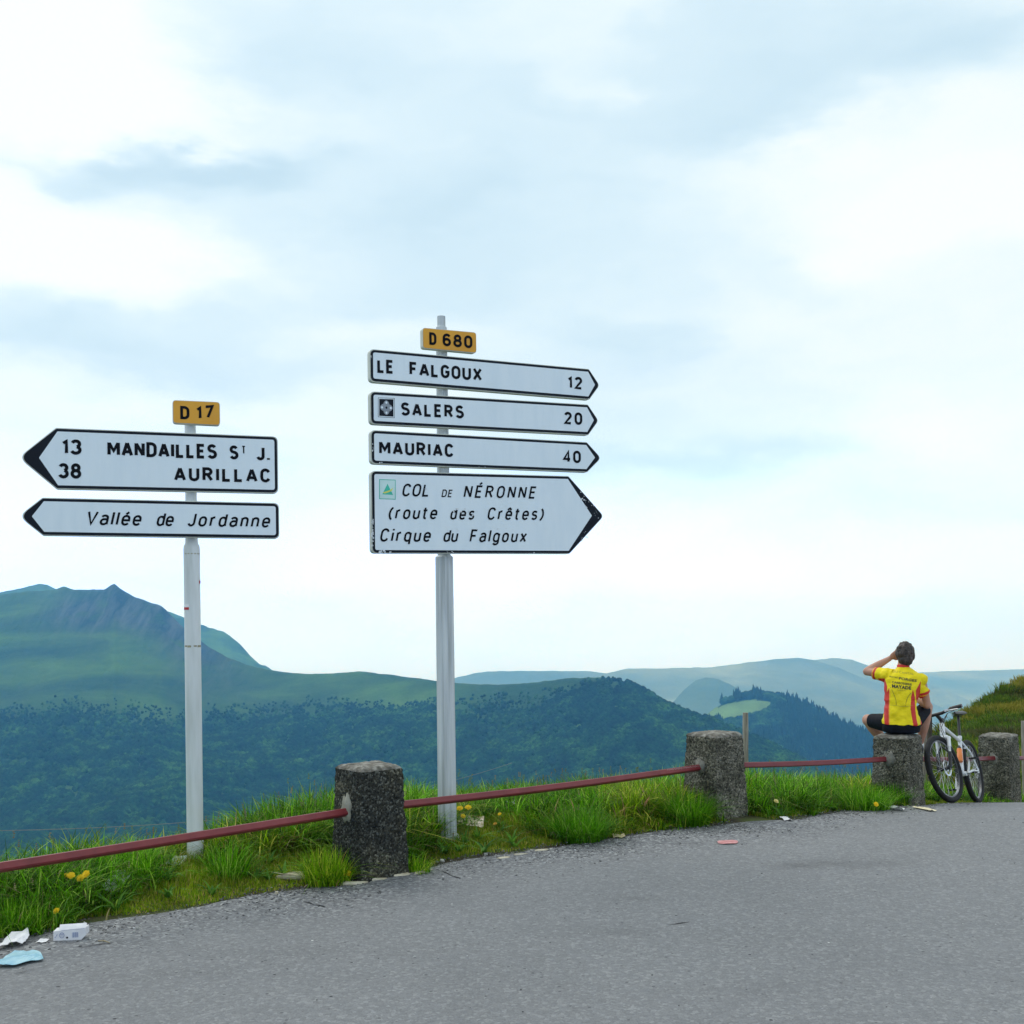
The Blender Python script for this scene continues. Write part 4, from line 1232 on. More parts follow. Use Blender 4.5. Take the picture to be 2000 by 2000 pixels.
def concrete_post(p, label, m):
    x, y, zt, hb, ht, ang, seed = p
    zb = float(ground_z(y)) - 0.15
    R = Matrix.Rotation(math.radians(ang), 3, 'Z')
    root = thing('concrete_post', (x, y, zb + 0.15), label, 'post', 'concrete posts of the roadside barrier')
    n = 34; nh = 60; cr_ = 5
    V = []; H = zt - zb
    ring = []
    for k in range(4):
        for i in range(n):
            s = i / n
            c = [(-1, -1), (1, -1), (1, 1), (-1, 1)]
            a = c[k]; b = c[(k + 1) % 4]
            qx = a[0] * (1 - s) + b[0] * s; qy = a[1] * (1 - s) + b[1] * s
            # rounded and slightly chamfered corners
            rr = 0.978 + 0.022 * min(1, min(s, 1 - s) * 8)
            ring.append((qx * rr, qy * rr))
    zs = [(zb + H * i / nh, None) for i in range(nh + 1)]
    levels = []
    for i in range(nh + 1):
        f = i / nh
        z = zb + (H - 0.045) * f
        levels.append((z, hb + (ht - hb) * f ** 0.8))
    for z, w in ((zt - .030, ht * .985), (zt - .018, ht * .93), (zt - .006, ht * .80), (zt, ht * .62), (zt + .003, ht * .3)):
        levels.append((z, w))
    A = np.array([[(qx * w, qy * w, z) for qx, qy in ring] for z, w in levels])
    shp = A.shape
    A = A.reshape(-1, 3)
    nx = A[:, 0] + seed * 3.1; ny = A[:, 1] + A[:, 2] * .37; 
    d1 = fbm(nx * 9 + A[:, 2] * 4, ny * 9 + A[:, 2] * 7, seed * 7, 3) * 0.008
    d2 = np.array([mnoise.noise(Vector((q_[0] * 55 + seed, q_[1] * 55, q_[2] * 55))) for q_ in A]) * 0.010
    nr = A.copy(); nr[:, 2] = 0; ln = np.linalg.norm(nr, axis=1, keepdims=True) + 1e-6; nr /= ln
    A += nr * (d1 + d2)[:, None]; A[:, 2] += (d2 * 0.6 + d1 * 0.5) * (A[:, 2] > zt - 0.05)
    k = len(ring); rows = shp[0]
    Fc = [(i * k + j, i * k + (j + 1) % k, (i + 1) * k + (j + 1) % k, (i + 1) * k + j) for i in range(rows - 1) for j in range(k)]
    Fc.append(tuple((rows - 1) * k + j for j in range(k)))
    mi = [1 if i >= nh + 1 else 0 for i in range(rows - 1) for j in range(k)] + [1]
    V = [(R @ Vector(q_)) + Vector((x, y, 0)) for q_ in A]
    me = bpy.data.meshes.new('post_body'); me.from_pydata([tuple(v) for v in V], [], Fc)
    me.polygons.foreach_set('material_index', mi); me.update(); auto_smooth(me, 38)
    link('post_body', me, [m, mCap], root)
    # mortar round the rail, on the face the rail comes from (left face)
    zr = RAILZ(x, y)
    f = (zr - zb) / H; w = hb + (ht - hb) * f ** 0.8
    mb = MB(); r_ = random.Random(seed)
    kk = 18
    outer = []
    for i in range(kk):
        th = 2 * PI * i / kk
        ry = r_.uniform(.040, .075) * (1.35 if math.sin(th) > .6 else (1.2 if math.sin(th) < -.6 else .8)) * (1.25 if seed == 1 else .8)
        outer.append((math.cos(th) * r_.uniform(.045, .062), zr + 0.01 + math.sin(th) * ry))
    # (offset along the face, z): face normal is -x local
    Vp = [(R @ Vector((-(w + 0.010 - (zz - zr) * (hb - ht) / H), yy, 0))) + Vector((x, y, zz)) for yy, zz in outer]
    Vi = [(R @ Vector((-(w + 0.019), yy * .55, 0))) + Vector((x, y, zr + (zz - zr) * .55)) for yy, zz in outer]
    Vb = [(R @ Vector((-(w - 0.02), yy, 0))) + Vector((x, y, zz)) for yy, zz in outer]
    mb.add(Vb + Vp + Vi, [(i, (i + 1) % kk, kk + (i + 1) % kk, kk + i) for i in range(kk)] + [(kk + i, kk + (i + 1) % kk, 2 * kk + (i + 1) % kk, 2 * kk + i) for i in range(kk)] + [tuple(range(2 * kk, 3 * kk))])
    link('mortar_patch', fix_normals(mb.mesh('mortar_patch', True)), mMortar if seed == 1 else mMortarG, root)
    return root

def RAILZ(x, y):
    return float(np.interp(x, [-8, -0.9, 1.73, 3.61, 5.56, 9], [0.44, 0.425, 0.405, 0.285, -0.03, -.5]))

for p_, l_, m_ in zip(POSTS, LABELS, [mConcD, mConc, mConc, mConc]):
    concrete_post(p_, l_, m_)

def rail(a, b, roll, label, ext=(0, 0), w=.046):
    A = Vector((a[0], a[1], RAILZ(*a[:2]))); B_ = Vector((b[0], b[1], RAILZ(*b[:2])))
    d = (B_ - A).normalized()
    A = A + d * ext[0]; B_ = B_ - d * ext[1]
    side = d.cross(Vector((0, 0, 1))).normalized(); up = side.cross(d)
    c, s = math.cos(roll), math.sin(roll)
    e1 = side * c + up * s; e2 = -side * s + up * c
    k = 24; h = w / 2; bv = .006
    sec = [(-h + bv, -h), (h - bv, -h), (h, -h + bv), (h, h - bv), (h - bv, h), (-h + bv, h), (-h, h - bv), (-h, -h + bv)]
    V = []
    for i in range(k + 1):
        P_ = A.lerp(B_, i / k) + Vector((0, 0, -0.012 * math.sin(PI * i / k)))
        for s_, t2 in sec: V.append(P_ + e1 * s_ + e2 * t2)
    Fc = [(i * 8 + j, i * 8 + (j + 1) % 8, (i + 1) * 8 + (j + 1) % 8, (i + 1) * 8 + j) for i in range(k) for j in range(8)]
    Fc += [tuple(range(7, -1, -1)), tuple(k * 8 + j for j in range(8))]
    mb = MB().add(V, Fc)
    o = link('guard_rail', fix_normals(mb.mesh('guard_rail')), mRail)
    tag(o, label, 'rail', 'red rails between the concrete posts')
    return o
pp = [(p_[0], p_[1]) for p_ in POSTS]
left_end = (-5.6, 2.95)
rail(left_end, pp[0], math.radians(32), 'red rail running from the left edge to the dark mossy post', (0, .165))
r2 = rail(pp[0], pp[1], math.radians(30), 'red rail between the dark mossy post and the next concrete post', (.14, .17))
rail(pp[1], pp[2], math.radians(12), 'red rail between the second concrete post and the cyclist', (.14, .16))
rail(pp[2], pp[3], math.radians(14), 'short red rail behind the bicycle', (.14, .15))
rail(pp[3], (8.2, 15.9), math.radians(14), 'red rail leaving the farthest post at the right edge', (.14, 0))
# scratched white graffiti near the end of the second rail
mb = MB(); r_ = random.Random(4)
da = Vector(pp[1]) - Vector(pp[0]); da.normalize()
for i in range(30):
    tt_ = 0.22 + i * 0.0125
    c2_ = Vector(pp[1]) - da * tt_
    zz = RAILZ(c2_.x, c2_.y) - 0.002
    nrm = Vector((da.y, -da.x, 0.55)).normalized()
    c3 = Vector((c2_.x, c2_.y, zz)) + nrm * (.0245) + Vector((0, 0, .008))
    a = r_.uniform(-1.3, 1.3); l = r_.uniform(.004, .010)
    up_ = Vector((0, 0, 1)); up_ = (up_ - nrm * up_.dot(nrm)).normalized(); al = Vector((da.x, da.y, 0))
    dv = al * math.cos(a) * l + up_ * math.sin(a) * l; wv = (al * -math.sin(a) + up_ * math.cos(a)) * .0011
    mb.add([c3 - dv - wv, c3 + dv - wv, c3 + dv + wv, c3 - dv + wv], [(0, 1, 2, 3)])
tag(link('scratches', mb.mesh('scratches'), flat('scratch_white', (.45, .40, .40)), r2), None, None, None, 'stuff')

# weathered stakes of the pasture fence behind the barrier
mStake = mat('weathered_wood', [(.14, .12, .10), (.26, .23, .19), (.38, .35, .30)], scale=6, detail=8, rough=0.9, stretch=(6, 6, 0.7), bump=0.6, bscale=30, bdist=0.01)
mStakeD = mat('dark_bark', [(.035, .028, .020), (.09, .075, .055)], scale=12, detail=8, rough=0.95, stretch=(3, 3, 0.7), bump=0.8, bscale=40, bdist=0.01)
def stake(px, ptop, Y, w, depth, m, label, lean=0.0, n=9):
    top = at(px, ptop, Y)
    mb = MB(); k = 10; pts = []; rad = []
    for i in range(k + 1):
        f = i / k
        pts.append((top[0] - lean * (1 - f) * depth, top[1], top[2] - depth * (1 - f))); rad.append(w / 2 * (1.08 - .08 * f) * (1 + .06 * math.sin(i * 2.3)))
    mb.tube(pts, rad, n)
    o = link('wooden_stake', auto_smooth(mb.mesh('wooden_stake'), 50), m)
    return tag(recenter(o), label, 'stake', 'old stakes of a pasture fence behind the barrier')
stake(1456, 1392, 11.6, .058, 1.5, mStake, 'weathered grey stake beyond the red rail, right of the second post', .01)
stake(1807, 1428, 13.2, .040, 1.1, mStake, 'thin pale split stake between the cyclist and the bicycle', .03)
stake(1815, 1392, 13.6, .062, 1.4, mStakeD, 'dark barked stake beside the pale one, behind the handlebar', 0)
stake(1998, 1408, 14.6, .05, 1.6, mStake, 'pale stake at the very right edge beyond the farthest post', -.01)
mb = MB(); p0 = at(1450, 1444, 11.4); p1 = at(1455, 1560, 11.4)
mb.tube([p0, (np.array(p0) + p1) / 2 + (0.004, 0, 0), p1], .008, 8)
tag(link('iron_rod', mb.mesh('iron_rod', True), flat('dark_iron', (.02, .02, .022), rough=.5, metal=.6)), 'thin dark iron rod in front of the grey stake', 'rod')
mb = MB(); pts = []
A_ = at(-60, 1623, 30.0); B2 = at(1000, 1490, 55.0)
for i in range(41):
    f = i / 40; p = A_ * (1 - f) + B2 * f; p = p + np.array((0, 0, -2.2 * 4 * f * (1 - f) * 0.35)); pts.append(p)
mb.tube(pts, .009, 5)
tag(link('overhead_cable', mb.mesh('overhead_cable', True), flat('cable_grey', (.16, .18, .19))), 'faint sagging cable crossing in front of the forest', 'cable')
# ------------------------------------------------------------------ grass
mGrass = mat('grass_blades', [(.85, .85, .85), (1, 1, 1)], scale=3, rough=0.55, attr='tint', transl=0.42, spec=0.08)

def blades(name, P, H, Wd, az, bend, tint, parent=None, label=None, category=None, seg=3):
    """one tapering curved blade per point"""
    n = len(P)
    t_ = np.linspace(0, 1, seg + 1)
    dirx = np.cos(az); diry = np.sin(az)
    V = np.empty((n, seg * 2 + 1, 3), np.float32)
    for i, t in enumerate(t_):
        hz = bend * t ** 1.8
        up = t * np.cos(np.minimum(bend * 0.75 * t, 1.35))
        c = np.stack((P[:, 0] + dirx * hz * H, P[:, 1] + diry * hz * H, P[:, 2] + up * H), -1)
        if i < seg:
            w = Wd * (1 - t) ** 0.55 * 0.5
            V[:, 2 * i] = c + np.stack((-diry * w, dirx * w, w * 0), -1)
            V[:, 2 * i + 1] = c - np.stack((-diry * w, dirx * w, w * 0), -1)
        else:
            V[:, 2 * i] = c
    F_ = []
    for i in range(seg - 1):
        a = 2 * i
        F_ += [(a, a + 1, a + 3), (a, a + 3, a + 2)]
    F_.append((2 * seg - 2, 2 * seg - 1, 2 * seg))
    k = seg * 2 + 1
    faces = (np.array(F_)[None] + (np.arange(n) * k)[:, None, None]).reshape(-1, 3)
    me = make_mesh(name, V.reshape(-1, 3), faces, True)
    ca = me.color_attributes.new('tint', 'FLOAT_COLOR', 'POINT')
    col = np.ones((n, k, 4), np.float32); col[:, :, :3] = tint[:, None, :]
    ca.data.foreach_set('color', col.ravel())
    o = link(name, me, mGrass, parent)
    tag(o, label, category, None, 'stuff')
    return o

def tallness(x):
    return np.interp(x, [-5, -2.45, -2.2, -1.75, -1.25, -1.12, -.92, -.70, -.58, -.42, 0.0, .22, .50, 3.9, 4.05, 5.2, 5.4, 9], [.04, .05, .40, .62, .58, .20, .25, .12, .22, .75, .70, .30, .06, .03, .30, .34, .06, .04])
def tall_h(x, w):
    h = np.interp(x, [-5, -2.75, -2.42, -2.28, -2.0, -1.5, -.9, -.3, .2, .9, 2, 3.5, 4.3, 5, 7], [.30, .29, .20, .18, .25, .31, .30, .20, .23, .27, .30, .29, .22, .24, .24])
    return h * (0.80 + 0.2 * np.clip(w / 0.9, 0, 1))

def palette(r, n, kind):
    u = r.random(n)[:, None]; v = r.random(n)[:, None]
    if kind == 'tall':
        a = np.array((.030, .130, .006)); b = np.array((.21, .56, .010)); c = np.array((.42, .66, .09))
        col = a * (1 - u) + b * u; col = np.where(v > .86, c * (0.8 + .5 * u), col)
        col = np.where(v < .035, np.array((.36, .31, .15)) * (0.6 + .6 * u), col)
    else:
        a = np.array((.10, .23, .008)); b = np.array((.38, .50, .022)); c = np.array((.55, .46, .12))
        col = a * (1 - u) + b * u; col = np.where(v > .80, c * (0.6 + .7 * u), col)
    return col.astype(np.float32)

def near_post(x, y, pad=0.0):
    k = np.zeros(x.shape, bool)
    for p_ in POSTS:
        c, s = math.cos(math.radians(p_[5])), math.sin(math.radians(p_[5]))
        dx = x - p_[0]; dy = y - p_[1]
        lu = dx * c + dy * s; lv = -dx * s + dy * c
        k |= (np.abs(lu) < p_[3] + pad) & (np.abs(lv) < p_[3] + pad)
        k |= (lu > -p_[3] * .75) & (lu < p_[3] + .02) & (lv < 0) & (lv > -.8)
    for q_, rr_ in ((P1, .06), (P2, .075)):
        k |= np.hypot(x - q_[0], y - q_[1]) < rr_ + pad
    return k

def tall_block(x, y, pad=0.0):
    k = near_post(x, y, pad)
    k |= (x > 3.9) & (x < 5.35) & (edge_w(x, y) < .26)
    k |= (np.abs(x - P1[0] * y / P1[1] + .02) < .11) & (y < P1[1]) & (y > P1[1] - .95)
    return k

# tall tufts
r = np.random.default_rng(3)
nt_ = 6200
tx = r.uniform(-4.4, 7.6, nt_)
tw_ = r.uniform(0.0, 2.35, nt_)
thr = tallness(tx) + 0.10 * fbm(tx * 3, tx * 0, 61)
ok = tw_ > thr
tx = tx[ok]; tw_ = tw_[ok]
ty = edge_y(tx) + tw_ / 0.76
inn = ~tall_block(tx, ty, 0.0)
tx, ty, tw_ = tx[inn], ty[inn], tw_[inn]
per = r.integers(14, 28, len(tx))
idx = np.repeat(np.arange(len(tx)), per)
n = len(idx)
rad = np.abs(r.normal(0, .045, n)); an = r.uniform(0, 2 * PI, n)
bx_ = tx[idx] + np.cos(an) * rad; by_ = ty[idx] + np.sin(an) * rad
base_z = verge_h(bx_, by_) - 0.015
gh = tall_h(bx_, edge_w(bx_, by_)) * (0.72 + 0.5 * vnoise(tx * 3.1, ty * 3.1, 71))[idx]
edge_f = np.clip((edge_w(bx_, by_) + .05) / 0.35, 0.45, 1)
Hb = gh * r.uniform(.55, 1.28, n) * edge_f
azb = an + r.normal(0, .8, n) + 0.0
lean = np.clip(r.normal(1.0, .48, n), .05, 2.1)
tuft_hue = (0.38 + 1.05 * r.random(len(tx)))[idx][:, None] * np.where(vnoise(tx * 1.3, ty * 1.3, 81) > .5, 1.0, .82)[idx][:, None]
col = palette(r, n, 'tall') * tuft_hue
warm = (vnoise(tx * 2.1, ty * 2.1, 85)[idx] > .72)[:, None]
col = np.where(warm, col * np.array((1.7, 1.05, 1.3)), col).astype(np.float32)
keep = ~tall_block(bx_, by_, -0.01)
P = np.stack((bx_, by_, base_z), -1)
wdt = r.uniform(.005, .014, n)
blades('tall_grass', P[keep], Hb[keep], wdt[keep], azb[keep], lean[keep], col[keep], label='tufts of tall bright green grass along the barrier', category='grass', seg=4)

# short turf and moss
r = np.random.default_rng(5)
n = 330000
x = r.uniform(-4.4, 7.6, n); w = r.uniform(-0.02, 1.6, n) ** 1.0
y = edge_y(x) + w / 0.76
patch = fbm(x * 4.2, y * 4.2, 33, 4)
lim = 0.05 + 0.05 * fbm(x * 2.5, x * 0, 35)
k = (w > lim) & (w < tallness(x) + .35) & (patch > -0.42 - 0.5 * np.clip(w, 0, .6)) & (~near_post(x, y, -.01))
x, y, w = x[k], y[k], w[k]
n = len(x)
H = r.uniform(.018, .060, n) * (0.65 + 0.9 * vnoise(x * 3.3, y * 3.3, 37)) * np.clip(.5 + w * 1.5, .5, 1.5)
colr = palette(r, n, 'short') * (0.6 + 0.7 * vnoise(x * 5, y * 5, 39))[:, None].astype(np.float32)
blades('short_turf', np.stack((x, y, verge_h(x, y) - 0.012), -1), H, r.uniform(.003, .0075, n), r.uniform(0, 2 * PI, n), np.clip(r.normal(.6, .4, n), 0, 1.6), colr.astype(np.float32),
       label='low mossy yellow green turf between the tall grass and the road', category='turf', seg=2)

# a few named tufts: dense round clumps by the posts
def clump(px, py, n, R_, H_, seed, hue=(1, 1, 1)):
    n = int(n * .6); H_ = H_ * .86; R_ = R_ * 1.1
    r = np.random.default_rng(seed)
    c = on_ground(px, py, .05)
    a = r.uniform(0, 2 * PI, n); q_ = np.sqrt(r.random(n)) * R_
    X_ = c[0] + np.cos(a) * q_; Y_ = c[1] + np.sin(a) * q_
    kk = ~tall_block(X_, Y_, -.01)
    X_, Y_, a, q_ = X_[kk], Y_[kk], a[kk], q_[kk]; n = len(X_)
    return (np.stack((X_, Y_, verge_h(X_, Y_) - .015), -1), H_ * r.uniform(.45, 1.2, n), r.uniform(.0035, .0075, n), a + r.normal(0, .9, n), np.clip(.15 + q_ / R_ * .8 + r.normal(0, .38, n), 0.05, 1.8),
            (palette(r, n, 'tall') * np.array(hue)).astype(np.float32))
CL = [clump(640, 1708, 1500, .13, .25, 1, (1.35, 1.0, .7)), clump(446, 1706, 700, .12, .25, 2, (.8, .85, .8)), clump(812, 1688, 500, .09, .15, 3, (1.2, 1, .7)),
      clump(10, 1795, 1300, .2, .20, 4, (.8, .8, .8)), clump(80, 1790, 800, .17, .16, 5, (.85, .85, .8)), clump(1130, 1625, 2400, .18, .28, 6, (.72, .82, .8)),
      clump(1340, 1595, 2400, .17, .30, 7, (.75, .8, .8)), clump(1745, 1562, 2000, .15, .27, 8, (.7, .8, .8)), clump(1690, 1570, 1600, .18, .27, 9, (.8, .85, .8)),
      clump(255, 1715, 1500, .14, .26, 12, (1.1, 1.1, 1)), clump(1940, 1556, 1500, .2, .2, 13, (1.2, 1.3, 1))]
CL = [np.concatenate([c[i] for c in CL]) for i in range(6)]
blades('grass_clumps', *CL, label='dense dark clumps of grass at the feet of posts', category='grass', seg=3)

# dry seed stalks and broad leaved rosettes among the grass
r = np.random.default_rng(8)
n = 420
x = r.uniform(-4.2, 5.8, n); w = tallness(x) + r.uniform(.05, 1.5, n); y = edge_y(x) + w / .76
k = ~tall_block(x, y, .02); x, y = x[k], y[k]; n = len(x)
H = tall_h(x, edge_w(x, y)) * r.uniform(1.0, 1.45, n); az_ = r.uniform(0, 2 * PI, n); ln_ = np.clip(r.normal(.35, .2, n), .02, .9)
zb_ = verge_h(x, y) - .01
sc_l = np.array((.30, .25, .12)) * (0.6 + .6 * r.random(n))[:, None]; sc_l[::2] = np.array((.17, .24, .05)) * (0.7 + .5 * r.random(len(sc_l[::2])))[:, None]
blades('seed_stalks', np.stack((x, y, zb_), -1), H, np.full(n, .0030), az_, ln_, sc_l.astype(np.float32), label='thin dry stalks standing above the grass', category='grass', seg=4)
tipx = x + np.cos(az_) * ln_ * H; tipy = y + np.sin(az_) * ln_ * H; tipz = zb_ + H * np.cos(np.minimum(ln_ * .75, 1.35))
SEED = np.concatenate([np.stack((tipx + r.normal(0, .002, n), tipy, tipz - q_ * .011), -1) for q_ in range(4)])
SEEDC = np.concatenate([sc_l * .8] * 4)
n = 170
x = r.uniform(-4.0, 5.0, n); w = .06 + r.random(n) ** 1.5 * 1.1; y = edge_y(x) + w / .76
k = ~tall_block(x, y, .03); x, y = x[k], y[k]; n = len(x); per = 11; idx = np.repeat(np.arange(n), per); m_ = len(idx)
az_ = r.uniform(0, 2 * PI, m_); H = r.uniform(.05, .13, m_) * (0.7 + .6 * r.random(n))[idx]
lc = (np.array((.045, .13, .02)) + r.random((m_, 1)) * np.array((.10, .20, .02))).astype(np.float32)
blades('weed_leaves', np.stack((x[idx] + np.cos(az_) * .01, y[idx] + np.sin(az_) * .01, verge_h(x[idx], y[idx])), -1), H, r.uniform(.014, .030, m_), az_, r.uniform(.6, 1.9, m_), lc, label='broad leaved weeds among the turf', category='weeds', seg=3)

# heather and grass on the hillside
r = np.random.default_rng(15)
pos = HILL['pos']; nx_, ny_ = pos.shape[:2]
nt_ = 15000
fi = r.random(nt_) * (nx_ * .62); fj = r.random(nt_) ** 1.0 * (ny_ - 1.01)
i = fi.astype(int); j = fj.astype(int); a = (fi - i)[:, None]; b = (fj - j)[:, None]
tp = (pos[i, j] * (1 - a) + pos[i + 1, j] * a) * (1 - b) + (pos[i, j + 1] * (1 - a) + pos[i + 1, j + 1] * a) * b
kind = fbm(tp[:, 0] * .55, tp[:, 1] * .35 + tp[:, 2], 55, 4)
per = 16
idx = np.repeat(np.arange(nt_), per); n = len(idx)
an = r.uniform(0, 2 * PI, n); rad = np.abs(r.normal(0, .13, n))
P = tp[idx] + np.stack((np.cos(an) * rad, np.sin(an) * rad, np.zeros(n) - .03), -1)
u = r.random(n)[:, None]
hea = np.array((.055, .075, .022)) * (1 - u) + np.array((.15, .15, .05)) * u
grn = np.array((.05, .12, .012)) * (1 - u) + np.array((.17, .27, .03)) * u
yel = np.array((.19, .20, .02)) * (1 - u) + np.array((.38, .34, .06)) * u
kk = kind[idx][:, None] + r.normal(0, .12, n)[:, None]
col = np.where(kk > .18, hea, np.where(kk < -.22, yel, grn)).astype(np.float32)
col *= (0.6 + 0.7 * r.random(nt_))[idx][:, None].astype(np.float32)
Hh_ = r.uniform(.10, .26, n) * (0.6 + 0.8 * vnoise(tp[:, 0], tp[:, 1], 57))[idx]
blades('heath_plants', P, Hh_, r.uniform(.02, .05, n), an, np.clip(r.normal(.6, .3, n), 0, 1.4), col, label='heather and coarse grass covering the hillside', category='heath', seg=2)

# ------------------------------------------------------------------ gravel along the broken edge
mGravel = mat('gravel_chips', [(.8, .8, .8), (1, 1, 1)], scale=60, rough=0.9, attr='tint')
def pebbles(name, P, R_, tint, label, seed):
    r = np.random.default_rng(seed)
    t_ = (1 + 5 ** .5) / 2
    iv = np.array([(-1, t_, 0), (1, t_, 0), (-1, -t_, 0), (1, -t_, 0), (0, -1, t_), (0, 1, t_), (0, -1, -t_), (0, 1, -t_), (t_, 0, -1), (t_, 0, 1), (-t_, 0, -1), (-t_, 0, 1)]) / 1.9
    ifc = np.array([(0, 11, 5), (0, 5, 1), (0, 1, 7), (0, 7, 10), (0, 10, 11), (1, 5, 9), (5, 11, 4), (11, 10, 2), (10, 7, 6), (7, 1, 8), (3, 9, 4), (3, 4, 2), (3, 2, 6), (3, 6, 8), (3, 8, 9), (4, 9, 5), (2, 4, 11), (6, 2, 10), (8, 6, 7), (9, 8, 1)])
    n = len(P)
    V = iv[None] * (1 + r.uniform(-.3, .3, (n, 12, 1)))
    V = V * np.stack((r.uniform(.7, 1.3, n), r.uniform(.7, 1.3, n), r.uniform(.35, .8, n)), -1)[:, None]
    a = r.uniform(0, 2 * PI, n); c, s = np.cos(a)[:, None], np.sin(a)[:, None]
    V = np.stack((V[..., 0] * c - V[..., 1] * s, V[..., 0] * s + V[..., 1] * c, V[..., 2]), -1) * R_[:, None, None] + P[:, None]
    me = make_mesh(name, V.reshape(-1, 3), (ifc[None] + (np.arange(n) * 12)[:, None, None]).reshape(-1, 3))
    ca = me.color_attributes.new('tint', 'FLOAT_COLOR', 'POINT')
    col = np.ones((n, 12, 4), np.float32); col[:, :, :3] = tint[:, None]
    ca.data.foreach_set('color', col.ravel())
    return tag(link(name, me, mGravel), label, 'seed heads' if name == 'seed_heads' else 'gravel', None, 'stuff')
pebbles('seed_heads', SEED, np.full(len(SEED), .0062), SEEDC.astype(np.float32), 'brown seed heads on the dry stalks', 9)
r = np.random.default_rng(25)
n = 17000
x = r.uniform(-4.2, 6.6, n)
w = -np.abs(r.normal(0, .22, n)) + r.uniform(-.02, .12, n)
y = edge_y(x) + w / .76
k = (vnoise(x * 3, y * 3, 4) + .35 * r.random(n) > .42) & ~near_post(x, y, 0)
x, y, w = x[k], y[k], w[k]; n = len(x)
R_ = (.0018 + .0075 * r.random(n) ** 3.2)
lum = .06 + .16 * r.random(n) ** 1.5; lum = np.where(r.random(n) > .955, .40 + .25 * r.random(n), lum)
tint = (lum[:, None] * np.array((1, 1.0, 1.02))).astype(np.float32)
pebbles('gravel', np.stack((x, y, np.maximum(ground_z(y), np.where(w > 0, verge_h(x, y), -9)) + R_ * .2), -1), R_, tint, 'loose grey and pale gravel along the broken road edge', 2)
n = 1500
x = r.uniform(-3, 6, n); y = r.uniform(3.6, 12, n); k = edge_w(x, y) < -.3; x, y = x[k], y[k]; n = len(x)
R_ = .0014 + .004 * r.random(n) ** 4
lum = np.where(r.random(n) > .8, .5, .035)
pebbles('scattered_grit', np.stack((x, y, ground_z(y) + R_ * .3), -1), R_, (lum[:, None] * np.ones(3)).astype(np.float32), 'dark and pale grit scattered over the road', 3)
# ------------------------------------------------------------------ the cyclist sitting on the third post
from mathutils.bvhtree import BVHTree
def remesh(me, voxel, smooth=4, fac=0.6):
    o = bpy.data.objects.new('tmp_shape', me); COL.objects.link(o)
    md = o.modifiers.new('r', 'REMESH'); md.mode = 'VOXEL'; md.voxel_size = voxel; md.use_smooth_shade = True
    if smooth:
        m2 = o.modifiers.new('s', 'SMOOTH'); m2.iterations = smooth; m2.factor = fac
    dg = bpy.context.evaluated_depsgraph_get(); dg.update()
    out = bpy.data.meshes.new_from_object(o.evaluated_get(dg))
    bpy.data.objects.remove(o)
    out.polygons.foreach_set('use_smooth', [True] * len(out.polygons))
    out.materials.clear()
    return out

def rings(mb, rs, n=28, p=2.4):
    """rs: (cx, half width, cy, half depth, z)"""
    V = []
    for cx, hw, cy, hd, z in rs:
        for j in range(n):
            th = 2 * PI * j / n; c, s = math.cos(th), math.sin(th)
            V.append((cx + hw * math.copysign(abs(c) ** (2 / p), c), cy + hd * math.copysign(abs(s) ** (2 / p), s), z))
    k = len(rs)
    Fc = [(i * n + j, i * n + (j + 1) % n, (i + 1) * n + (j + 1) % n, (i + 1) * n + j) for i in range(k - 1) for j in range(n)]
    Fc += [tuple(range(n - 1, -1, -1)), tuple((k - 1) * n + j for j in range(n))]
    return mb.add(V, Fc)

def bez(a, b, n, bow=(0, 0, 0)):
    a, b, w = Vector(a), Vector(b), Vector(bow)
    return [a.lerp(b, i / n) + w * math.sin(PI * i / n) for i in range(n + 1)]
def lerp_r(r0, r1, n, mid=None):
    out = []
    for i in range(n + 1):
        t = i / n; v = r0 + (r1 - r0) * t
        if mid: v += mid * math.sin(PI * min(1, t * 1.15) ** .8)
        out.append(v)
    return out

SEAT = POSTS[2][2]
man = thing('person', (3.70, 10.70, SEAT), 'person in yellow and red jersey and black shorts sitting on a post, hand raised', 'person')
man.rotation_euler = (0, 0, math.radians(-18.7))
mSkin = mat('skin', [(.40, .20, .135), (.50, .27, .19)], scale=12, rough=0.5, spec=0.3)
mHair = mat('dark_brown_hair', [(.012, .009, .007), (.045, .032, .026), (.11, .085, .075)], scale=26, detail=8, rough=0.6, stretch=(1, 1, .35), bump=1.0, bscale=60, bdist=0.01)
mJy = mat('jersey_yellow', [(.78, .60, .008), (.86, .70, .012)], scale=7, rough=0.6, bump=0.7, bscale=11, bdist=0.03, spec=.2)
mJr = flat('jersey_red', (.56, .022, .012), rough=0.6)
mJo = flat('jersey_orange', (.80, .38, .02), rough=0.6)
mJk = flat('jersey_print', (.02, .02, .018), rough=0.7)
mSh = mat('shorts_black', [(.003, .004, .007), (.007, .009, .016)], scale=9, rough=0.7, spec=.12, bump=.3, bscale=20)

Lsh, Lel, Lwr = (-.125, .055, .560), (-.325, .185, .582), (-.085, .195, .712)
Rsh, Rel, Rwr = (.215, .055, .515), (.272, .12, .270), (.150, .30, .335)
Lhip, Lkn, Lan = (-.085, .02, .095), (-.325, .29, .100), (-.085, .43, -.185)
Rhip, Rkn, Ran = (.105, .02, .10), (.275, .31, .235), (.200, .40, -.14)
HC = Vector((.060, .115, .752))
Rh = Matrix.Rotation(math.radians(6), 3, 'Y') @ Matrix.Rotation(math.radians(-4), 3, 'X')

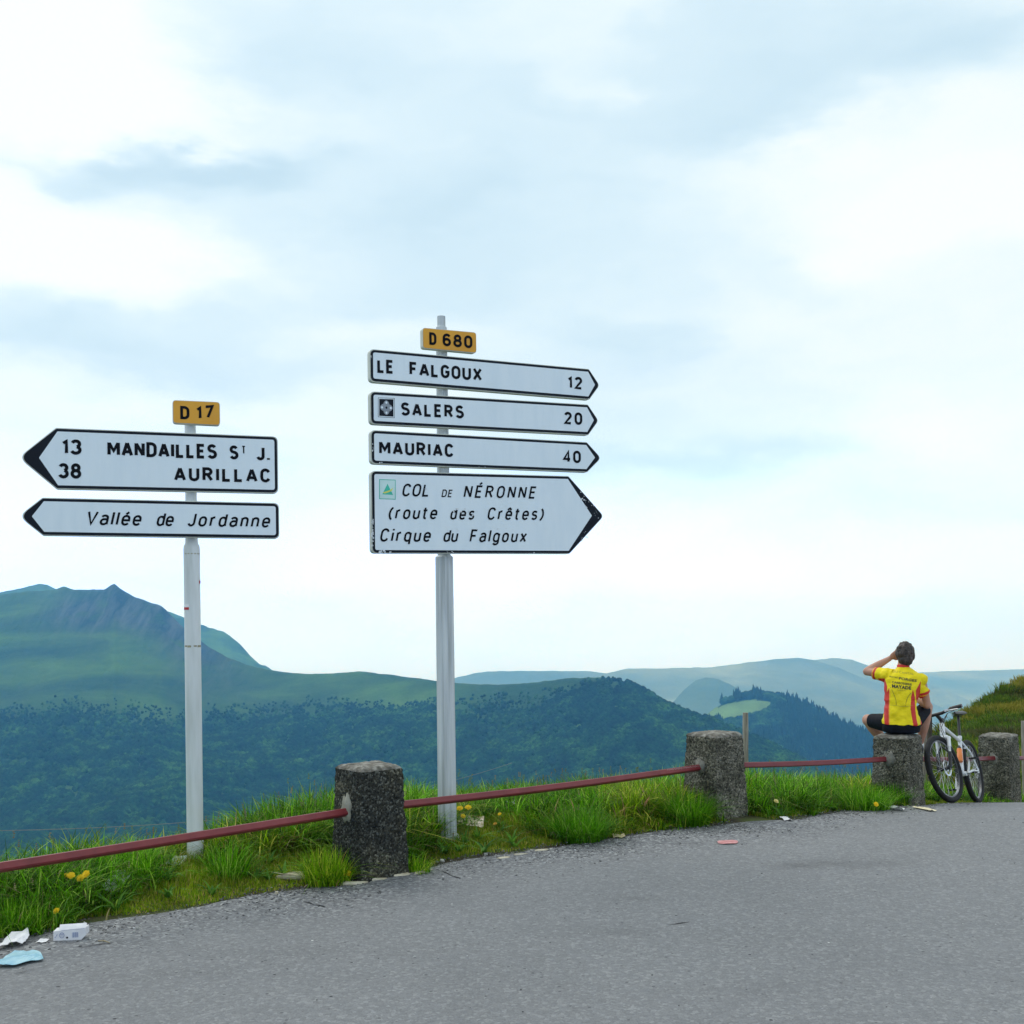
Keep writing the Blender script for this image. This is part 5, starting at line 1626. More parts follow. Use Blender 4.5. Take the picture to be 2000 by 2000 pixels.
# the body: one continuous surface
mb = MB()
rings(mb, [(.01, .10, .02, .08, .012), (.012, .165, .02, .125, .03), (.014, .178, .02, .135, .08), (.010, .155, .01, .11, .17), (.008, .140, .01, .10, .26), (.015, .150, .02, .105, .36), (.026, .165, .035, .105, .46),
           (.036, .170, .05, .09, .53), (.038, .135, .06, .075, .575), (.038, .075, .075, .06, .615), (.04, .055, .085, .056, .645), (.042, .052, .10, .056, .70)])
mb.ell(HC, (.074, .094, .102), 20, 14, Rh)
mb.ell(HC + Vector((.002, .035, -.062)), (.052, .062, .052), 16, 10)          # jaw
mb.ell(HC + Vector((.004, .100, -.012)), (.013, .020, .026), 10, 8)           # nose
mb.ell(HC + Vector((.003, .088, -.048)), (.024, .012, .007), 10, 6)           # lips
mb.ell(HC + Vector((.003, .082, .018)), (.052, .014, .010), 12, 6)            # brow
for sx in (-1, 1):
    mb.ell(HC + Vector((sx * .078, .0, -.012)), (.010, .020, .031), 10, 8)    # ear
for A_, B_, C_, rr in ((Lsh, Lel, Lwr, 1), (Rsh, Rel, Rwr, 1)):
    mb.tube(bez(A_, B_, 8), lerp_r(.043, .038, 8, .003), 14)
    mb.tube(bez(B_, C_, 8), lerp_r(.040, .026, 8, .006), 14)
    mb.ell(A_, (.050,) * 3); mb.ell(B_, (.040,) * 3)
for A_, B_, C_ in ((Lhip, Lkn, Lan), (Rhip, Rkn, Ran)):
    mb.tube(bez(A_, B_, 10), lerp_r(.086, .058, 10, .004), 16)
    mb.tube(bez(B_, C_, 10, (0, -.02, -.012)), lerp_r(.053, .034, 10, .010), 16)
    mb.ell(B_, (.058,) * 3); mb.ell(A_, (.085,) * 3)
def hand(mb, w, d, side, curl):
    """palm, four bent fingers and a thumb; w wrist, d direction, side the thumb side"""
    w = Vector(w); d = Vector(d).normalized(); s = Vector(side); s = (s - d * s.dot(d)).normalized(); nrm = d.cross(s)
    mb.ell(w + d * .045, (.040, .040, .018), 12, 8, Matrix((d, s, nrm)).transposed() @ Matrix.Diagonal((1.25, 1, .9)))
    for i, (o, L_) in enumerate(((.030, .068), (.010, .076), (-.010, .070), (-.029, .054))):
        p = w + d * .070 + s * o; pts = [p - d * .02]; a = 0; cur = p
        for k in range(4):
            a += curl * (.35 + .12 * k)
            cur = cur + (d * math.cos(a) + nrm * math.sin(a)) * (L_ / 4); pts.append(cur)
        mb.tube(pts, [.0095, .009, .0085, .008, .007], 8)
    b = w + d * .020 + s * .028
    mb.tube([b - s * .012, b + s * .018 + d * .018, b + s * .026 + d * .040 + nrm * .006, b + s * .022 + d * .060 + nrm * .012], [.012, .0105, .0095, .008], 8)
hand(mb, Lwr, (.62, -.10, .42), (.1, .3, -.9), 1.1)
hand(mb, Rwr, (-.6, .6, -.1), (-.2, .3, .9), 1.4)
for A_, sx in ((Lan, -1), (Ran, 1)):
    mb.ell(Vector(A_) + Vector((0, .03, -.045)), (.036, .075, .032), 12, 8)
body = remesh(mb.mesh('body'), .0055, 6)
link('body', body, mSkin, man, local=True)

# eyes
for sx in (-1, 1):
    e_ = MB().ell(HC + Vector((sx * .030 + .003, .082, .002)), (.011, .010, .009), 12, 8)
    link('eye', e_.mesh('eye', True), flat('eye_white', (.5, .48, .45)), man, local=True)
# hair
mb = MB()
mb.ell(HC + Vector((0, -.012, .014)), (.094, .104, .100), 26, 20, Rh)
mb.ell(HC + Vector((.004, -.050, -.045)), (.074, .062, .070), 20, 14)
mb.ell(HC + Vector((.070, -.01, -.015)), (.028, .036, .045), 14, 10)
mb.ell(HC + Vector((-.062, -.02, .0)), (.030, .040, .048), 14, 10)
rh_ = random.Random(2)
for i in range(60):
    a = rh_.uniform(0, 2 * PI); ph = rh_.uniform(-.25, 1.5)
    c_ = HC + Vector((math.cos(a) * math.cos(ph) * .086, math.sin(a) * math.cos(ph) * .096 - .014, math.sin(ph) * .092 + .014))
    mb.ell(c_, (rh_.uniform(.010, .020), rh_.uniform(.010, .020), rh_.uniform(.012, .026)), 8, 6)
hm_ = remesh(mb.mesh('hair'), .005, 2, .5)
bm = bmesh.new(); bm.from_mesh(hm_)
for v in bm.verts:
    v.co += v.normal * (mnoise.noise(Vector((v.co.x * 85, v.co.y * 85, v.co.z * 30))) * .006 + mnoise.noise(v.co * 130) * .003)
dead = [v for v in bm.verts if (v.co.y > HC.y + .050 and v.co.z < HC.z + .035)]
bmesh.ops.delete(bm, geom=dead, context='VERTS')
bm.to_mesh(hm_); bm.free()
link('hair', hm_, mHair, man, local=True)

# jersey
mb = MB()
rings(mb, [(.014, .196, .016, .152, .094), (.013, .193, .016, .150, .12), (.011, .182, .013, .138, .15), (.010, .170, .012, .128, .20), (.012, .158, .014, .118, .28), (.020, .168, .022, .120, .36), (.030, .180, .036, .120, .45),
           (.040, .186, .048, .108, .52), (.042, .160, .058, .092, .570), (.042, .100, .072, .074, .606), (.042, .066, .084, .066, .632), (.043, .062, .09, .064, .655)], 36, 2.5)
mb.tube(bez((-.06, .05, .54), Vector(Lsh).lerp(Vector(Lel), .62), 7), lerp_r(.080, .060, 7), 18)
mb.tube(bez((.14, .05, .50), Vector(Rsh).lerp(Vector(Rel), .60), 7), lerp_r(.080, .062, 7), 18)
mb.ell(Lsh, (.070, .066, .066), 14, 10); mb.ell(Rsh, (.066, .066, .064), 14, 10)
jm = remesh(mb.mesh('jersey'), .0050, 8)
bm = bmesh.new(); bm.from_mesh(jm)
for v in bm.verts:
    # folds: diagonal creases low on the back, soft wrinkles elsewhere
    p = v.co
    f = .0115 * mnoise.noise(Vector((p.x * 9 - p.z * 16, p.y * 6, p.z * 7 + p.x * 9))) * (1.4 if p.z < .33 else .7) + .0022 * mnoise.noise(p * 32)
    if p.z < .14: f += .004 * mnoise.noise(Vector((p.x * 26, p.y * 26, 3)))
    v.co += v.normal * f
Lq = Vector(Lel) - Vector(Lsh); Rq = Vector(Rel) - Vector(Rsh)
for f in bm.faces:
    c = f.calc_center_median(); f.material_index = 0; f.smooth = True
    tl = (c - Vector(Lsh)).dot(Lq) / Lq.length_squared; tr = (c - Vector(Rsh)).dot(Rq) / Rq.length_squared
    inL = tl > .30 and c.x < -.17 and c.z > .50; inR = tr > .30 and c.x > .20
    if inL or inR:
        t_ = tl if inL else tr
        f.material_index = 1 if .43 < t_ < .53 else (2 if .53 < t_ < .57 else (1 if t_ > .575 else 0))
        continue
    if c.z > .632: f.material_index = 1; continue
    z = c.z
    # side bands seen on the back
    li = np.interp(z, [.10, .20, .30, .39, .44], [-.106, -.108, -.104, -.100, -.103])
    lo = np.interp(z, [.10, .20, .30, .39, .44], [-.150, -.156, -.150, -.128, -.103])
    if c.y < .06 and lo < c.x < li and z < .44: f.material_index = 1
    l2 = np.interp(z, [.20, .30, .36, .45, .525], [-.30, -.146, -.128, -.118, -.143])
    if z < .525 and z > .26 and c.x < l2 and c.x < -.112: f.material_index = 1
    ri = np.interp(z, [.10, .16, .25, .36, .43], [.128, .116, .104, .112, .128])
    ro = np.interp(z, [.10, .16, .25, .36, .43], [.172, .160, .150, .148, .130])
    if c.y < .08 and ri < c.x < ro and z < .43: f.material_index = 1
    r2a = np.interp(z, [.28, .34, .42, .50], [.175, .158, .158, .205])
    r2b = np.interp(z, [.28, .34, .42, .50], [.26, .196, .204, .207])
    if .28 < z < .50 and r2a < c.x < r2b and c.x < .218 and c.y < .06: f.material_index = 1
    if c.y < .06 and (li < c.x < li + .010 and z < .44): f.material_index = 2
bm.to_mesh(jm); bm.free()
jersey = link('jersey', jm, [mJy, mJr, mJo], man, local=True)
bm = bmesh.new(); bm.from_mesh(jm); jb = BVHTree.FromBMesh(bm)
def jpt(x, z, off=.0022):
    h = jb.ray_cast(Vector((x, -.6, z)), Vector((0, 1, 0)))
    return (h[0] + Vector((0, -1, 0)) * off) if h[0] is not None else None
def jpx(px, py): return ((px - 1757) / 205.0, (1433 - py) / 205.0)
def jz(x, y): return jpx(1670 + x / 8.78, 1240 + y / 8.78)
def jersey_text(s, left, right, h, bold, shear=0.0, m=mJk, label=None):
    SPACING[0] = 1.05
    v, f = text_verts(s, bold)
    x0, z0 = jz(*left); x1, z1 = jz(*right); cap = h / 8.78 / 205
    wid = x1 - x0; a, b = v[:, 0].min(), v[:, 0].max()
    V = []
    for q_ in v:
        t = (q_[0] - a) / (b - a); zz = z0 + (z1 - z0) * t + q_[1] * cap
        p = jpt(x0 + wid * t + q_[1] * cap * shear, zz)
        V.append(p if p is not None else Vector((x0 + wid * t, -.1, zz)))
    mb = MB().add(V, f)
    o = link('jersey_lettering', mb.mesh('jersey_lettering'), m, jersey, local=True)
    return o
mJf = flat('jersey_faded_print', (.30, .26, .03), rough=.7)
jersey_text('MAYADE', (632, 893), (968, 928), 52, .045)
jersey_text('CARROSSERIE', (638, 818), (980, 858), 33, .03)
jersey_text('FORGES', (755, 757), (1062, 800), 40, .03, .25)
jersey_text('MAITRES', (590, 722), (748, 744), 24, .0, .2)
jersey_text('AURILLAC', (715, 940), (882, 956), 19, .0, 0, mJf)
jersey_text('DU CANTAL', (648, 640), (1020, 684), 36, .0, 0, mJf)
# seams: two curved piping lines and the pocket edge
def piping(pts):
    mb = MB(); P_ = []
    for x, y in pts:
        p = jpt(*jz(x, y), off=.001)
        if p is not None: P_.append(p)
    mb.tube(P_, .0017, 5); link('piping', mb.mesh('piping', True), mJf if len(pts) > 5 and pts[0][1] > 1150 else mJk, jersey, local=True)
piping([(600, 880), (640, 950), (680, 1040), (700, 1110), (705, 1190)])
piping([(970, 980), (930, 1020), (895, 1080), (875, 1140), (862, 1200)])
piping([(600, 1190), (680, 1196), (760, 1204), (840, 1208), (900, 1206), (960, 1198), (990, 1190)])
bm.free()

# shorts
mb = MB()
rings(mb, [(.01, .11, .02, .09, .002), (.012, .182, .02, .138, .020), (.014, .190, .02, .145, .07), (.012, .178, .015, .132, .13), (.010, .166, .01, .120, .17)], 32, 2.5)
mb.tube(bez(Lhip, Vector(Lhip).lerp(Vector(Lkn), .84), 8), lerp_r(.098, .069, 8), 18)
mb.tube(bez(Rhip, Vector(Rhip).lerp(Vector(Rkn), .86), 8), lerp_r(.098, .069, 8), 18)
sm_ = remesh(mb.mesh('shorts'), .006, 6)
for v in sm_.vertices: v.co.z = max(v.co.z, .0035)
shorts = link('shorts', sm_, mSh, man, local=True)
mb = MB(); c_ = Vector(Lhip).lerp(Vector(Lkn), .66)
mb.box(c_ + Vector((.008, -.050, .040)), (.011, .004, .038), Matrix.Rotation(-.5, 3, 'Y') @ Matrix.Rotation(-.6, 3, 'X'))
link('shorts_badge', mb.mesh('shorts_badge'), mWhite, shorts, local=True)
# shoes and socks, hidden beyond the post
mShoe = flat('shoe_black', (.02, .02, .022), rough=.4)
for A_ in (Lan, Ran):
    mb = MB(); A_ = Vector(A_)
    mb.ell(A_ + Vector((0, .045, -.050)), (.043, .110, .034), 16, 10); mb.box(A_ + Vector((0, .045, -.082)), (.070, .20, .014)); mb.ell(A_ + Vector((0, -.03, -.035)), (.040, .042, .045), 14, 10)
    link('shoe', remesh(mb.mesh('shoe'), .006, 3), mShoe, man, local=True)
    mb = MB(); mb.tube([A_ + Vector((0, 0, -.03)), A_ + Vector((0, -.003, .05))], [.042, .041], 16)
    link('sock', mb.mesh('sock', True), mWhite, man, local=True)

# fitted to the breadth of the sitting figure
def _fit(o):
    for c in o.children:
        if c.type == 'MESH': c.data.transform(Matrix.Diagonal((.92, 1, 1, 1)))
        _fit(c)
_fit(man)
man.location.x -= .028
# ------------------------------------------------------------------ bicycle leaning on the rail
fc_ = on_ground(1860, 1573); 
BF = Vector((4.30, 11.10, float(ground_z(11.10))))
BR = Vector((4.93, 11.97, float(ground_z(11.97))))
mid = (BF + BR) / 2
bike = thing('bicycle', (mid.x, mid.y, mid.z + .004), 'white mountain bicycle with black tyres leaning on the red rail beside the cyclist', 'bicycle')
dv = BF - BR
yaw = math.atan2(dv.y, dv.x); pitch = math.atan2(dv.z, math.hypot(dv.x, dv.y))
LEAN = math.radians(11.5)
M_ = Matrix.Rotation(yaw, 3, 'Z') @ Matrix.Rotation(-pitch, 3, 'Y') @ Matrix.Rotation(LEAN, 3, 'X')
bike.rotation_euler = M_.to_euler()
mBw = flat('bike_white', (.72, .74, .76), rough=.25, var=.03)
mBk = flat('bike_black', (.012, .012, .014), rough=.4)
mTy = mat('tyre_rubber', [(.006, .006, .007), (.016, .016, .018)], scale=20, rough=.85)
mAl = flat('alloy', (.55, .56, .57), rough=.3, metal=.8)
mRim = mat('rim_black_silver', [(.03, .03, .032), (.10, .10, .105), (.42, .42, .43)], scale=5, rough=.35, stops=[.35, .55, .72])
mSi = flat('spoke_steel', (.60, .60, .62), rough=.3, metal=.6)
mOr = flat('bottle_orange', (.75, .22, .05), rough=.4)
RW = .315
WB = dv.length / 2
def lp(name, mb, m, parent=bike, smooth=True, fn=None):
    me = mb.mesh(name, smooth)
    if smooth: auto_smooth(me, 45)
    if fn is not None: me.transform(fn)
    return link(name, me, m, parent, local=True)

HT = (Vector((WB - .205, 0, .800)), Vector((WB - .160, 0, .680)))   # head tube top, bottom
AXLE = Vector((WB, 0, RW + .022))
ax = (HT[0] - HT[1]).normalized()
STEER = Matrix.Translation(HT[1]) @ Matrix.Rotation(math.radians(-12), 4, ax) @ Matrix.Translation(-HT[1])

def wheel(cx, steer, rear):
    c = Vector((cx, 0, RW + .022))
    fn = STEER if steer else None
    wmb = MB()
    pts = [c + Vector((math.cos(a), 0, math.sin(a))) * (RW - .004) for a in [2 * PI * i / 56 for i in range(56)]]
    wmb.tube(pts, .029, 10, closed=True, up=(0, 1, 0))
    # knobs
    for i in range(64):
        a = 2 * PI * i / 64
        for sy in (-.014, .0, .014):
            aa = a + (0.03 if sy else 0)
            rr = RW + .021 - abs(sy) * .35
            p = c + Vector((math.cos(aa) * rr, sy, math.sin(aa) * rr))
            wmb.box(p, (.008, .009, .012), Matrix.Rotation(-aa, 3, 'Y'))
    w = lp('front_wheel' if steer else 'rear_wheel', MB().tube([c + Vector((0, -.055, 0)), c + Vector((0, -.03, 0)), c + Vector((0, 0, 0)), c + Vector((0, .03, 0)), c + Vector((0, .055, 0))], [.012, .026, .014, .026, .012], 16), mBk, fn=fn)
    lp('tyre', wmb, mTy, w, fn=fn)
    rm = MB()
    n = 56
    prof = [(RW - .038, -.010), (RW - .022, -.013), (RW - .022, .013), (RW - .042, .011)]
    V = [c + Vector((math.cos(2 * PI * i / n) * r_, yy, math.sin(2 * PI * i / n) * r_)) for i in range(n) for r_, yy in prof]
    rm.add(V, [(i * 4 + j, ((i + 1) % n) * 4 + j, ((i + 1) % n) * 4 + (j + 1) % 4, i * 4 + (j + 1) % 4) for i in range(n) for j in range(4)])
    lp('rim', rm, mRim, w, fn=fn)
    sp = MB()
    for i in range(32):
        a = 2 * PI * i / 32; sgn = 1 if i % 2 else -1; b = a + (.55 if (i // 2) % 2 else -.55)
        h = c + Vector((math.cos(b) * .024, sgn * .028, math.sin(b) * .024)); e_ = c + Vector((math.cos(a) * (RW - .04), sgn * .003, math.sin(a) * (RW - .04)))
        sp.tube([h, e_], .0014, 4, cap=False)
    tag(lp('spokes', sp, mSi, w, fn=fn), None, None, None, 'stuff')
    db = MB(); y = .036
    n = 36
    for r0, r1 in ((.064, .080), (.018, .030)):
        V = [c + Vector((math.cos(2 * PI * i / n) * r_, y + yy, math.sin(2 * PI * i / n) * r_)) for i in range(n) for r_, yy in ((r0, 0), (r1, 0), (r1, .002), (r0, .002))]
        db.add(V, [(i * 4 + j, ((i + 1) % n) * 4 + j, ((i + 1) % n) * 4 + (j + 1) % 4, i * 4 + (j + 1) % 4) for i in range(n) for j in range(4)])
    for k in range(6):
        a = 2 * PI * k / 6; db.box(c + Vector((math.cos(a + .2) * .047, y + .001, math.sin(a + .2) * .047)), (.040, .002, .007), Matrix.Rotation(-a - .4, 3, 'Y'))
    lp('brake_disc', db, mAl, w, smooth=False, fn=fn)
    return w
wheel(WB, True, False); wheel(-WB, False, True)

BB = Vector((-WB + .425, 0, .300)); ST = Vector((BB.x - .155, 0, .690)); RA = Vector((-WB, 0, RW + .022))
fr_ = MB()
fr_.tube([HT[0], HT[1]], [.024, .027], 16)
fr_.tube([HT[0].lerp(HT[1], .25), ST.lerp(BB, .10)], [.021, .017], 14)
fr_.tube([HT[1].lerp(HT[0], .15), BB], [.026, .024], 14)
fr_.tube([ST, BB], [.018, .019], 14)
fr_.tube([BB + Vector((0, -.042, 0)), BB + Vector((0, .042, 0))], .024, 16)
for sy in (-1, 1):
    fr_.tube([ST.lerp(BB, .12) + Vector((0, sy * .012, 0)), RA + Vector((.14, sy * .050, .19)), RA + Vector((0, sy * .062, .01))], [.011, .010, .009], 10)
    fr_.tube([BB + Vector((-.02, sy * .022, 0)), RA + Vector((.18, sy * .052, .0)), RA + Vector((0, sy * .062, -.004))], [.013, .011, .009], 10)
    fr_.box(RA + Vector((0, sy * .062, 0)), (.045, .006, .05))
fr_.tube([ST.lerp(BB, .12) + Vector((-.06, -.05, -.07)), ST.lerp(BB, .12) + Vector((-.06, .05, -.07))], .009, 8)
frame = lp('frame', fr_, mBw)
dk = MB(); a_, b_ = HT[1].lerp(HT[0], .15), BB
for t0, t1 in ((.30, .52), (.60, .72)):
    dk.tube([a_.lerp(b_, t0), a_.lerp(b_, t1)], .0262, 14, cap=False)
lp('down_tube_print', dk, flat('decal_dark', (.05, .07, .09)), frame)

fk = MB(); CR = HT[1] + (HT[1] - HT[0]).normalized() * .045
fk.tube([HT[1], CR], .022, 12)
fk.tube([CR + Vector((-.0, -.070, -.012)), CR + Vector((0, -.045, .012)), CR + Vector((0, .045, .012)), CR + Vector((0, .070, -.012))], [.020, .023, .023, .020], 12)
lowdir = (AXLE + Vector((-.02, 0, 0)) - CR)
for sy in (-1, 1):
    o_s = Vector((0, sy * .062, 0))
    fk.tube([CR + o_s + Vector((0, 0, .012)), CR + o_s + lowdir * .30], [.019, .018], 12)
fork = lp('suspension_fork', fk, mBw, fn=STEER)
fl = MB()
for sy in (-1, 1):
    o_s = Vector((0, sy * .062, 0))
    fl.tube([CR + o_s + lowdir * .48, CR + o_s + lowdir * 1.0], [.020, .017], 12)
    fl.box(AXLE + o_s + Vector((-.008, 0, 0)), (.035, .012, .045))
fl.tube([CR + Vector((.0, -.062, 0)) + lowdir * .50, CR + lowdir * .42 + Vector((.03, 0, .055)), CR + Vector((0, .062, 0)) + lowdir * .50], .011, 10)
lp('lower_legs', fl, mBk, fork, fn=STEER)
fs = MB()
for sy in (-1, 1): fs.tube([CR + Vector((0, sy * .062, 0)) + lowdir * .30, CR + Vector((0, sy * .062, 0)) + lowdir * .49], .0145, 12)
tag(lp('stanchions', fs, mAl, fork, fn=STEER), None, None, None, 'stuff')

# bar, stem, grips, levers
SB = HT[0] + ax * .035; BC = SB + Vector((.080, 0, .062))
st = MB(); st.tube([HT[0], SB + ax * .02], .021, 12); st.tube([SB, BC], [.019, .020], 12)
stem = lp('stem', st, mBk, fn=STEER)
hb_ = MB(); hb_.tube([BC + Vector((-.030, -.255, .026)), BC + Vector((-.014, -.16, .022)), BC + Vector((0, -.06, 0)), BC + Vector((0, .06, 0)), BC + Vector((-.014, .16, .022)), BC + Vector((-.030, .255, .026))], [.0135, .0145, .017, .017, .0145, .0135], 12)
bar = lp('handlebar', hb_, mBk, fn=STEER)
for sy in (-1, 1):
    gb = MB(); gb.tube([BC + Vector((-.0305, sy * .265, .0262)), BC + Vector((-.0195, sy * .145, .0235))], .0195, 14)
    lp('grip', gb, mWhite if sy < 0 else mBk, bar, fn=STEER)
    lv = MB(); lv.box(BC + Vector((.005, sy * .120, .012)), (.040, .035, .024)); lv.tube([BC + Vector((.022, sy * .125, .010)), BC + Vector((.052, sy * .155, .0)), BC + Vector((.046, sy * .225, -.004)), BC + Vector((.040, sy * .250, -.006))], [.009, .008, .007, .007], 8)
    lp('brake_lever', lv, mAl, bar, fn=STEER)
cb = MB()
for sy, e1 in ((-1, .10), (1, .16), (1, .06), (-1, .02)):
    cb.tube([BC + Vector((.03, sy * .17, .01)), BC + Vector((.12, sy * .12, -.02)), BC + Vector((.13, sy * .03, -.10 - e1 * .4)), HT[0] + Vector((.045, sy * .02, -.05 - e1)), HT[1] + Vector((-.02, sy * .03, .01))], .0032, 6)
tag(lp('cables', cb, mBk, bar), None, None, None, 'stuff')

sd = MB()
SDc = ST + (ST - BB).normalized() * .285
sp_ = lp('seat_post', MB().tube([ST - (ST - BB).normalized() * .02, SDc - Vector((0, 0, .03))], .0145, 12), mBk)
sc_ = MB().tube([ST - (ST - BB).normalized() * .025, ST + (ST - BB).normalized() * .012], .023, 14)
lp('seat_clamp', sc_, mAl)
prof = [(-.135, .066, .012), (-.10, .072, .020), (-.04, .060, .020), (.02, .034, .018), (.09, .022, .017), (.135, .014, .012)]
V = []
nn = 14
for (x, hw, hh) in prof:
    for j in range(nn):
        th = 2 * PI * j / nn
        V.append(SDc + Vector((x + .0, math.cos(th) * hw, math.sin(th) * hh + (.012 if x < -.09 else 0) - (abs(math.cos(th)) ** 3) * .014)))
sd.add(V, [(i * nn + j, i * nn + (j + 1) % nn, (i + 1) * nn + (j + 1) % nn, (i + 1) * nn + j) for i in range(5) for j in range(nn)] + [tuple(range(nn - 1, -1, -1)), tuple(5 * nn + j for j in range(nn))])
for sy in (-1, 1): sd.tube([SDc + Vector((-.09, sy * .025, -.012)), SDc + Vector((-.04, sy * .022, -.032)), SDc + Vector((.04, sy * .022, -.032)), SDc + Vector((.10, sy * .008, -.008))], .0035, 6)
lp('saddle', sd, mBk)

ck = MB()
n = 40
V = [BB + Vector((math.cos(2 * PI * i / n) * r_, -.052 + yy, math.sin(2 * PI * i / n) * r_)) for i in range(n) for r_, yy in ((.070, 0), (.084 + .004 * (i % 2), 0), (.084 + .004 * (i % 2), .004), (.070, .004))]
ck.add(V, [(i * 4 + j, ((i + 1) % n) * 4 + j, ((i + 1) % n) * 4 + (j + 1) % 4, i * 4 + (j + 1) % 4) for i in range(n) for j in range(4)])
ca_ = math.radians(-62)
cd = Vector((math.cos(ca_), 0, math.sin(ca_)))
for k in range(4):
    a = ca_ + PI / 2 * k; ck.tube([BB + Vector((0, -.052, 0)), BB + Vector((math.cos(a) * .074, -.050, math.sin(a) * .074))], .007, 6)
crank = lp('crankset', ck, mBk)
for sy in (-1, 1):
    e_ = BB + cd * .172 * (1 if sy < 0 else -1)
    cb = MB(); cb.tube([BB + Vector((0, sy * .058, 0)), e_ + Vector((0, sy * .070, 0))], [.013, .010], 8)
    lp('crank_arm', cb, mAl, crank)
    pd = MB(); pc = e_ + Vector((0, sy * .115, 0))
    pd.tube([e_ + Vector((0, sy * .07, 0)), pc], .006, 6); pd.box(pc + Vector((.028, 0, 0)), (.010, .080, .018)); pd.box(pc - Vector((.028, 0, 0)), (.010, .080, .018)); pd.box(pc, (.050, .008, .018))
    lp('pedal', pd, mBk, crank)
ch = MB()
ch.tube([BB + Vector((.0, -.052, .084)), RA + Vector((0, -.045, .045))], .0045, 6); ch.tube([BB + Vector((0, -.052, -.084)), RA + Vector((.02, -.045, -.135)), RA + Vector((-.01, -.045, -.10)), RA + Vector((0, -.045, -.04))], .0045, 6)
lp('chain', ch, mBk)
de = MB(); de.box(RA + Vector((.012, -.050, -.075)), (.030, .014, .10), Matrix.Rotation(.25, 3, 'Y')); de.tube([RA + Vector((.005, -.056, -.05)), RA + Vector((.005, -.040, -.05))], .018, 12); de.tube([RA + Vector((.020, -.056, -.12)), RA + Vector((.020, -.040, -.12))], .018, 12)
for k, r_ in enumerate((.046, .041, .036, .031, .027)): de.tube([RA + Vector((0, -.034 - k * .004, 0)), RA + Vector((0, -.036 - k * .004, 0))], r_, 20)
lp('derailleur', de, mAl)
bt = MB(); b0 = BB.lerp(ST, .30) + Vector((.045, 0, .012)); bd = (ST - BB).normalized()
bt.tube([b0, b0 + bd * .03, b0 + bd * .09, b0 + bd * .10, b0 + bd * .13, b0 + bd * .145], [.026, .028, .028, .025, .028, .024], 18)
bottle = lp('bottle', bt, mOr)
bc_ = MB(); bc_.tube([b0 + bd * .145, b0 + bd * .165, b0 + bd * .168, b0 + bd * .185], [.022, .019, .009, .007], 12)
lp('bottle_cap', bc_, mBk, bottle)
# ------------------------------------------------------------------ dandelions
mPet = mat('dandelion_yellow', [(.80, .52, .004), (.90, .68, .012)], scale=80, rough=.7, transl=.25)
mStem = flat('stem_green', (.10, .17, .03), rough=.6)
mOch = flat('faded_ochre', (.50, .26, .02), rough=.8)
def flower(px, py, dia, h, lab, grp, m=None, tilt=None, Y=None):
    r = random.Random(int(px * 7 + py))
    g_ = on_ground(px, py, .05)
    # the head stands where the sight line reaches its height above the verge
    u, v = ray(px, py)
    Yh_ = g_[1]
    if Y: Yh_ = Y
    else:
        for _ in range(80):
            Yh_ = .7 * Yh_ + .3 * ((float(verge_h(u * Yh_, Yh_)) + h - EYE) / v)
    hd = Vector((u * Yh_, Yh_, EYE + v * Yh_))
    zb = float(verge_h(hd.x, hd.y))
    h = max(.03, hd.z - zb)
    t = thing('dandelion', (hd.x, hd.y, zb - .01), lab, 'flower', grp)
    mb = MB(); mb.tube([(hd.x, hd.y, zb - .01), (hd.x + .01 * r.uniform(-1, 1), hd.y, zb + h * .5), tuple(hd)], [.0022, .0019, .0022], 6)
    link('stem', mb.mesh('stem', True), mStem, t)
    nrm = Vector((r.uniform(-.35, .35), -.75 + r.uniform(-.2, .3), .75)).normalized()
    a = nrm.cross(Vector((0, 0, 1))).normalized(); b = nrm.cross(a)
    mb = MB(); R_ = dia / 2
    for ring_, (rr, n_, lift) in enumerate(((1.0, 20, .10), (.80, 16, .30), (.55, 12, .50), (.30, 7, .65))):
        for k in range(n_):
            th = 2 * PI * (k + .5 * ring_) / n_ + r.uniform(-.1, .1)
            d = a * math.cos(th) + b * math.sin(th); s = nrm.cross(d)
            L_ = R_ * rr * r.uniform(.85, 1.08); w = R_ * .16
            p0 = hd + nrm * (R_ * .12 * ring_); p1 = p0 + d * L_ + nrm * (R_ * lift * rr)
            mb.add([p0 - s * w * .5, p0 + s * w * .5, p1 + s * w, p1 + d * w * .4, p1 - s * w], [(0, 1, 2, 3, 4)])
    tag(link('flower_head', mb.mesh('flower_head'), m or mPet, t), None, None, None, 'stuff')
    mb = MB(); mb.ell(hd - nrm * R_ * .15, (R_ * .38,) * 3, 8, 6); link('flower_base', mb.mesh('flower_base', True), mStem, t)
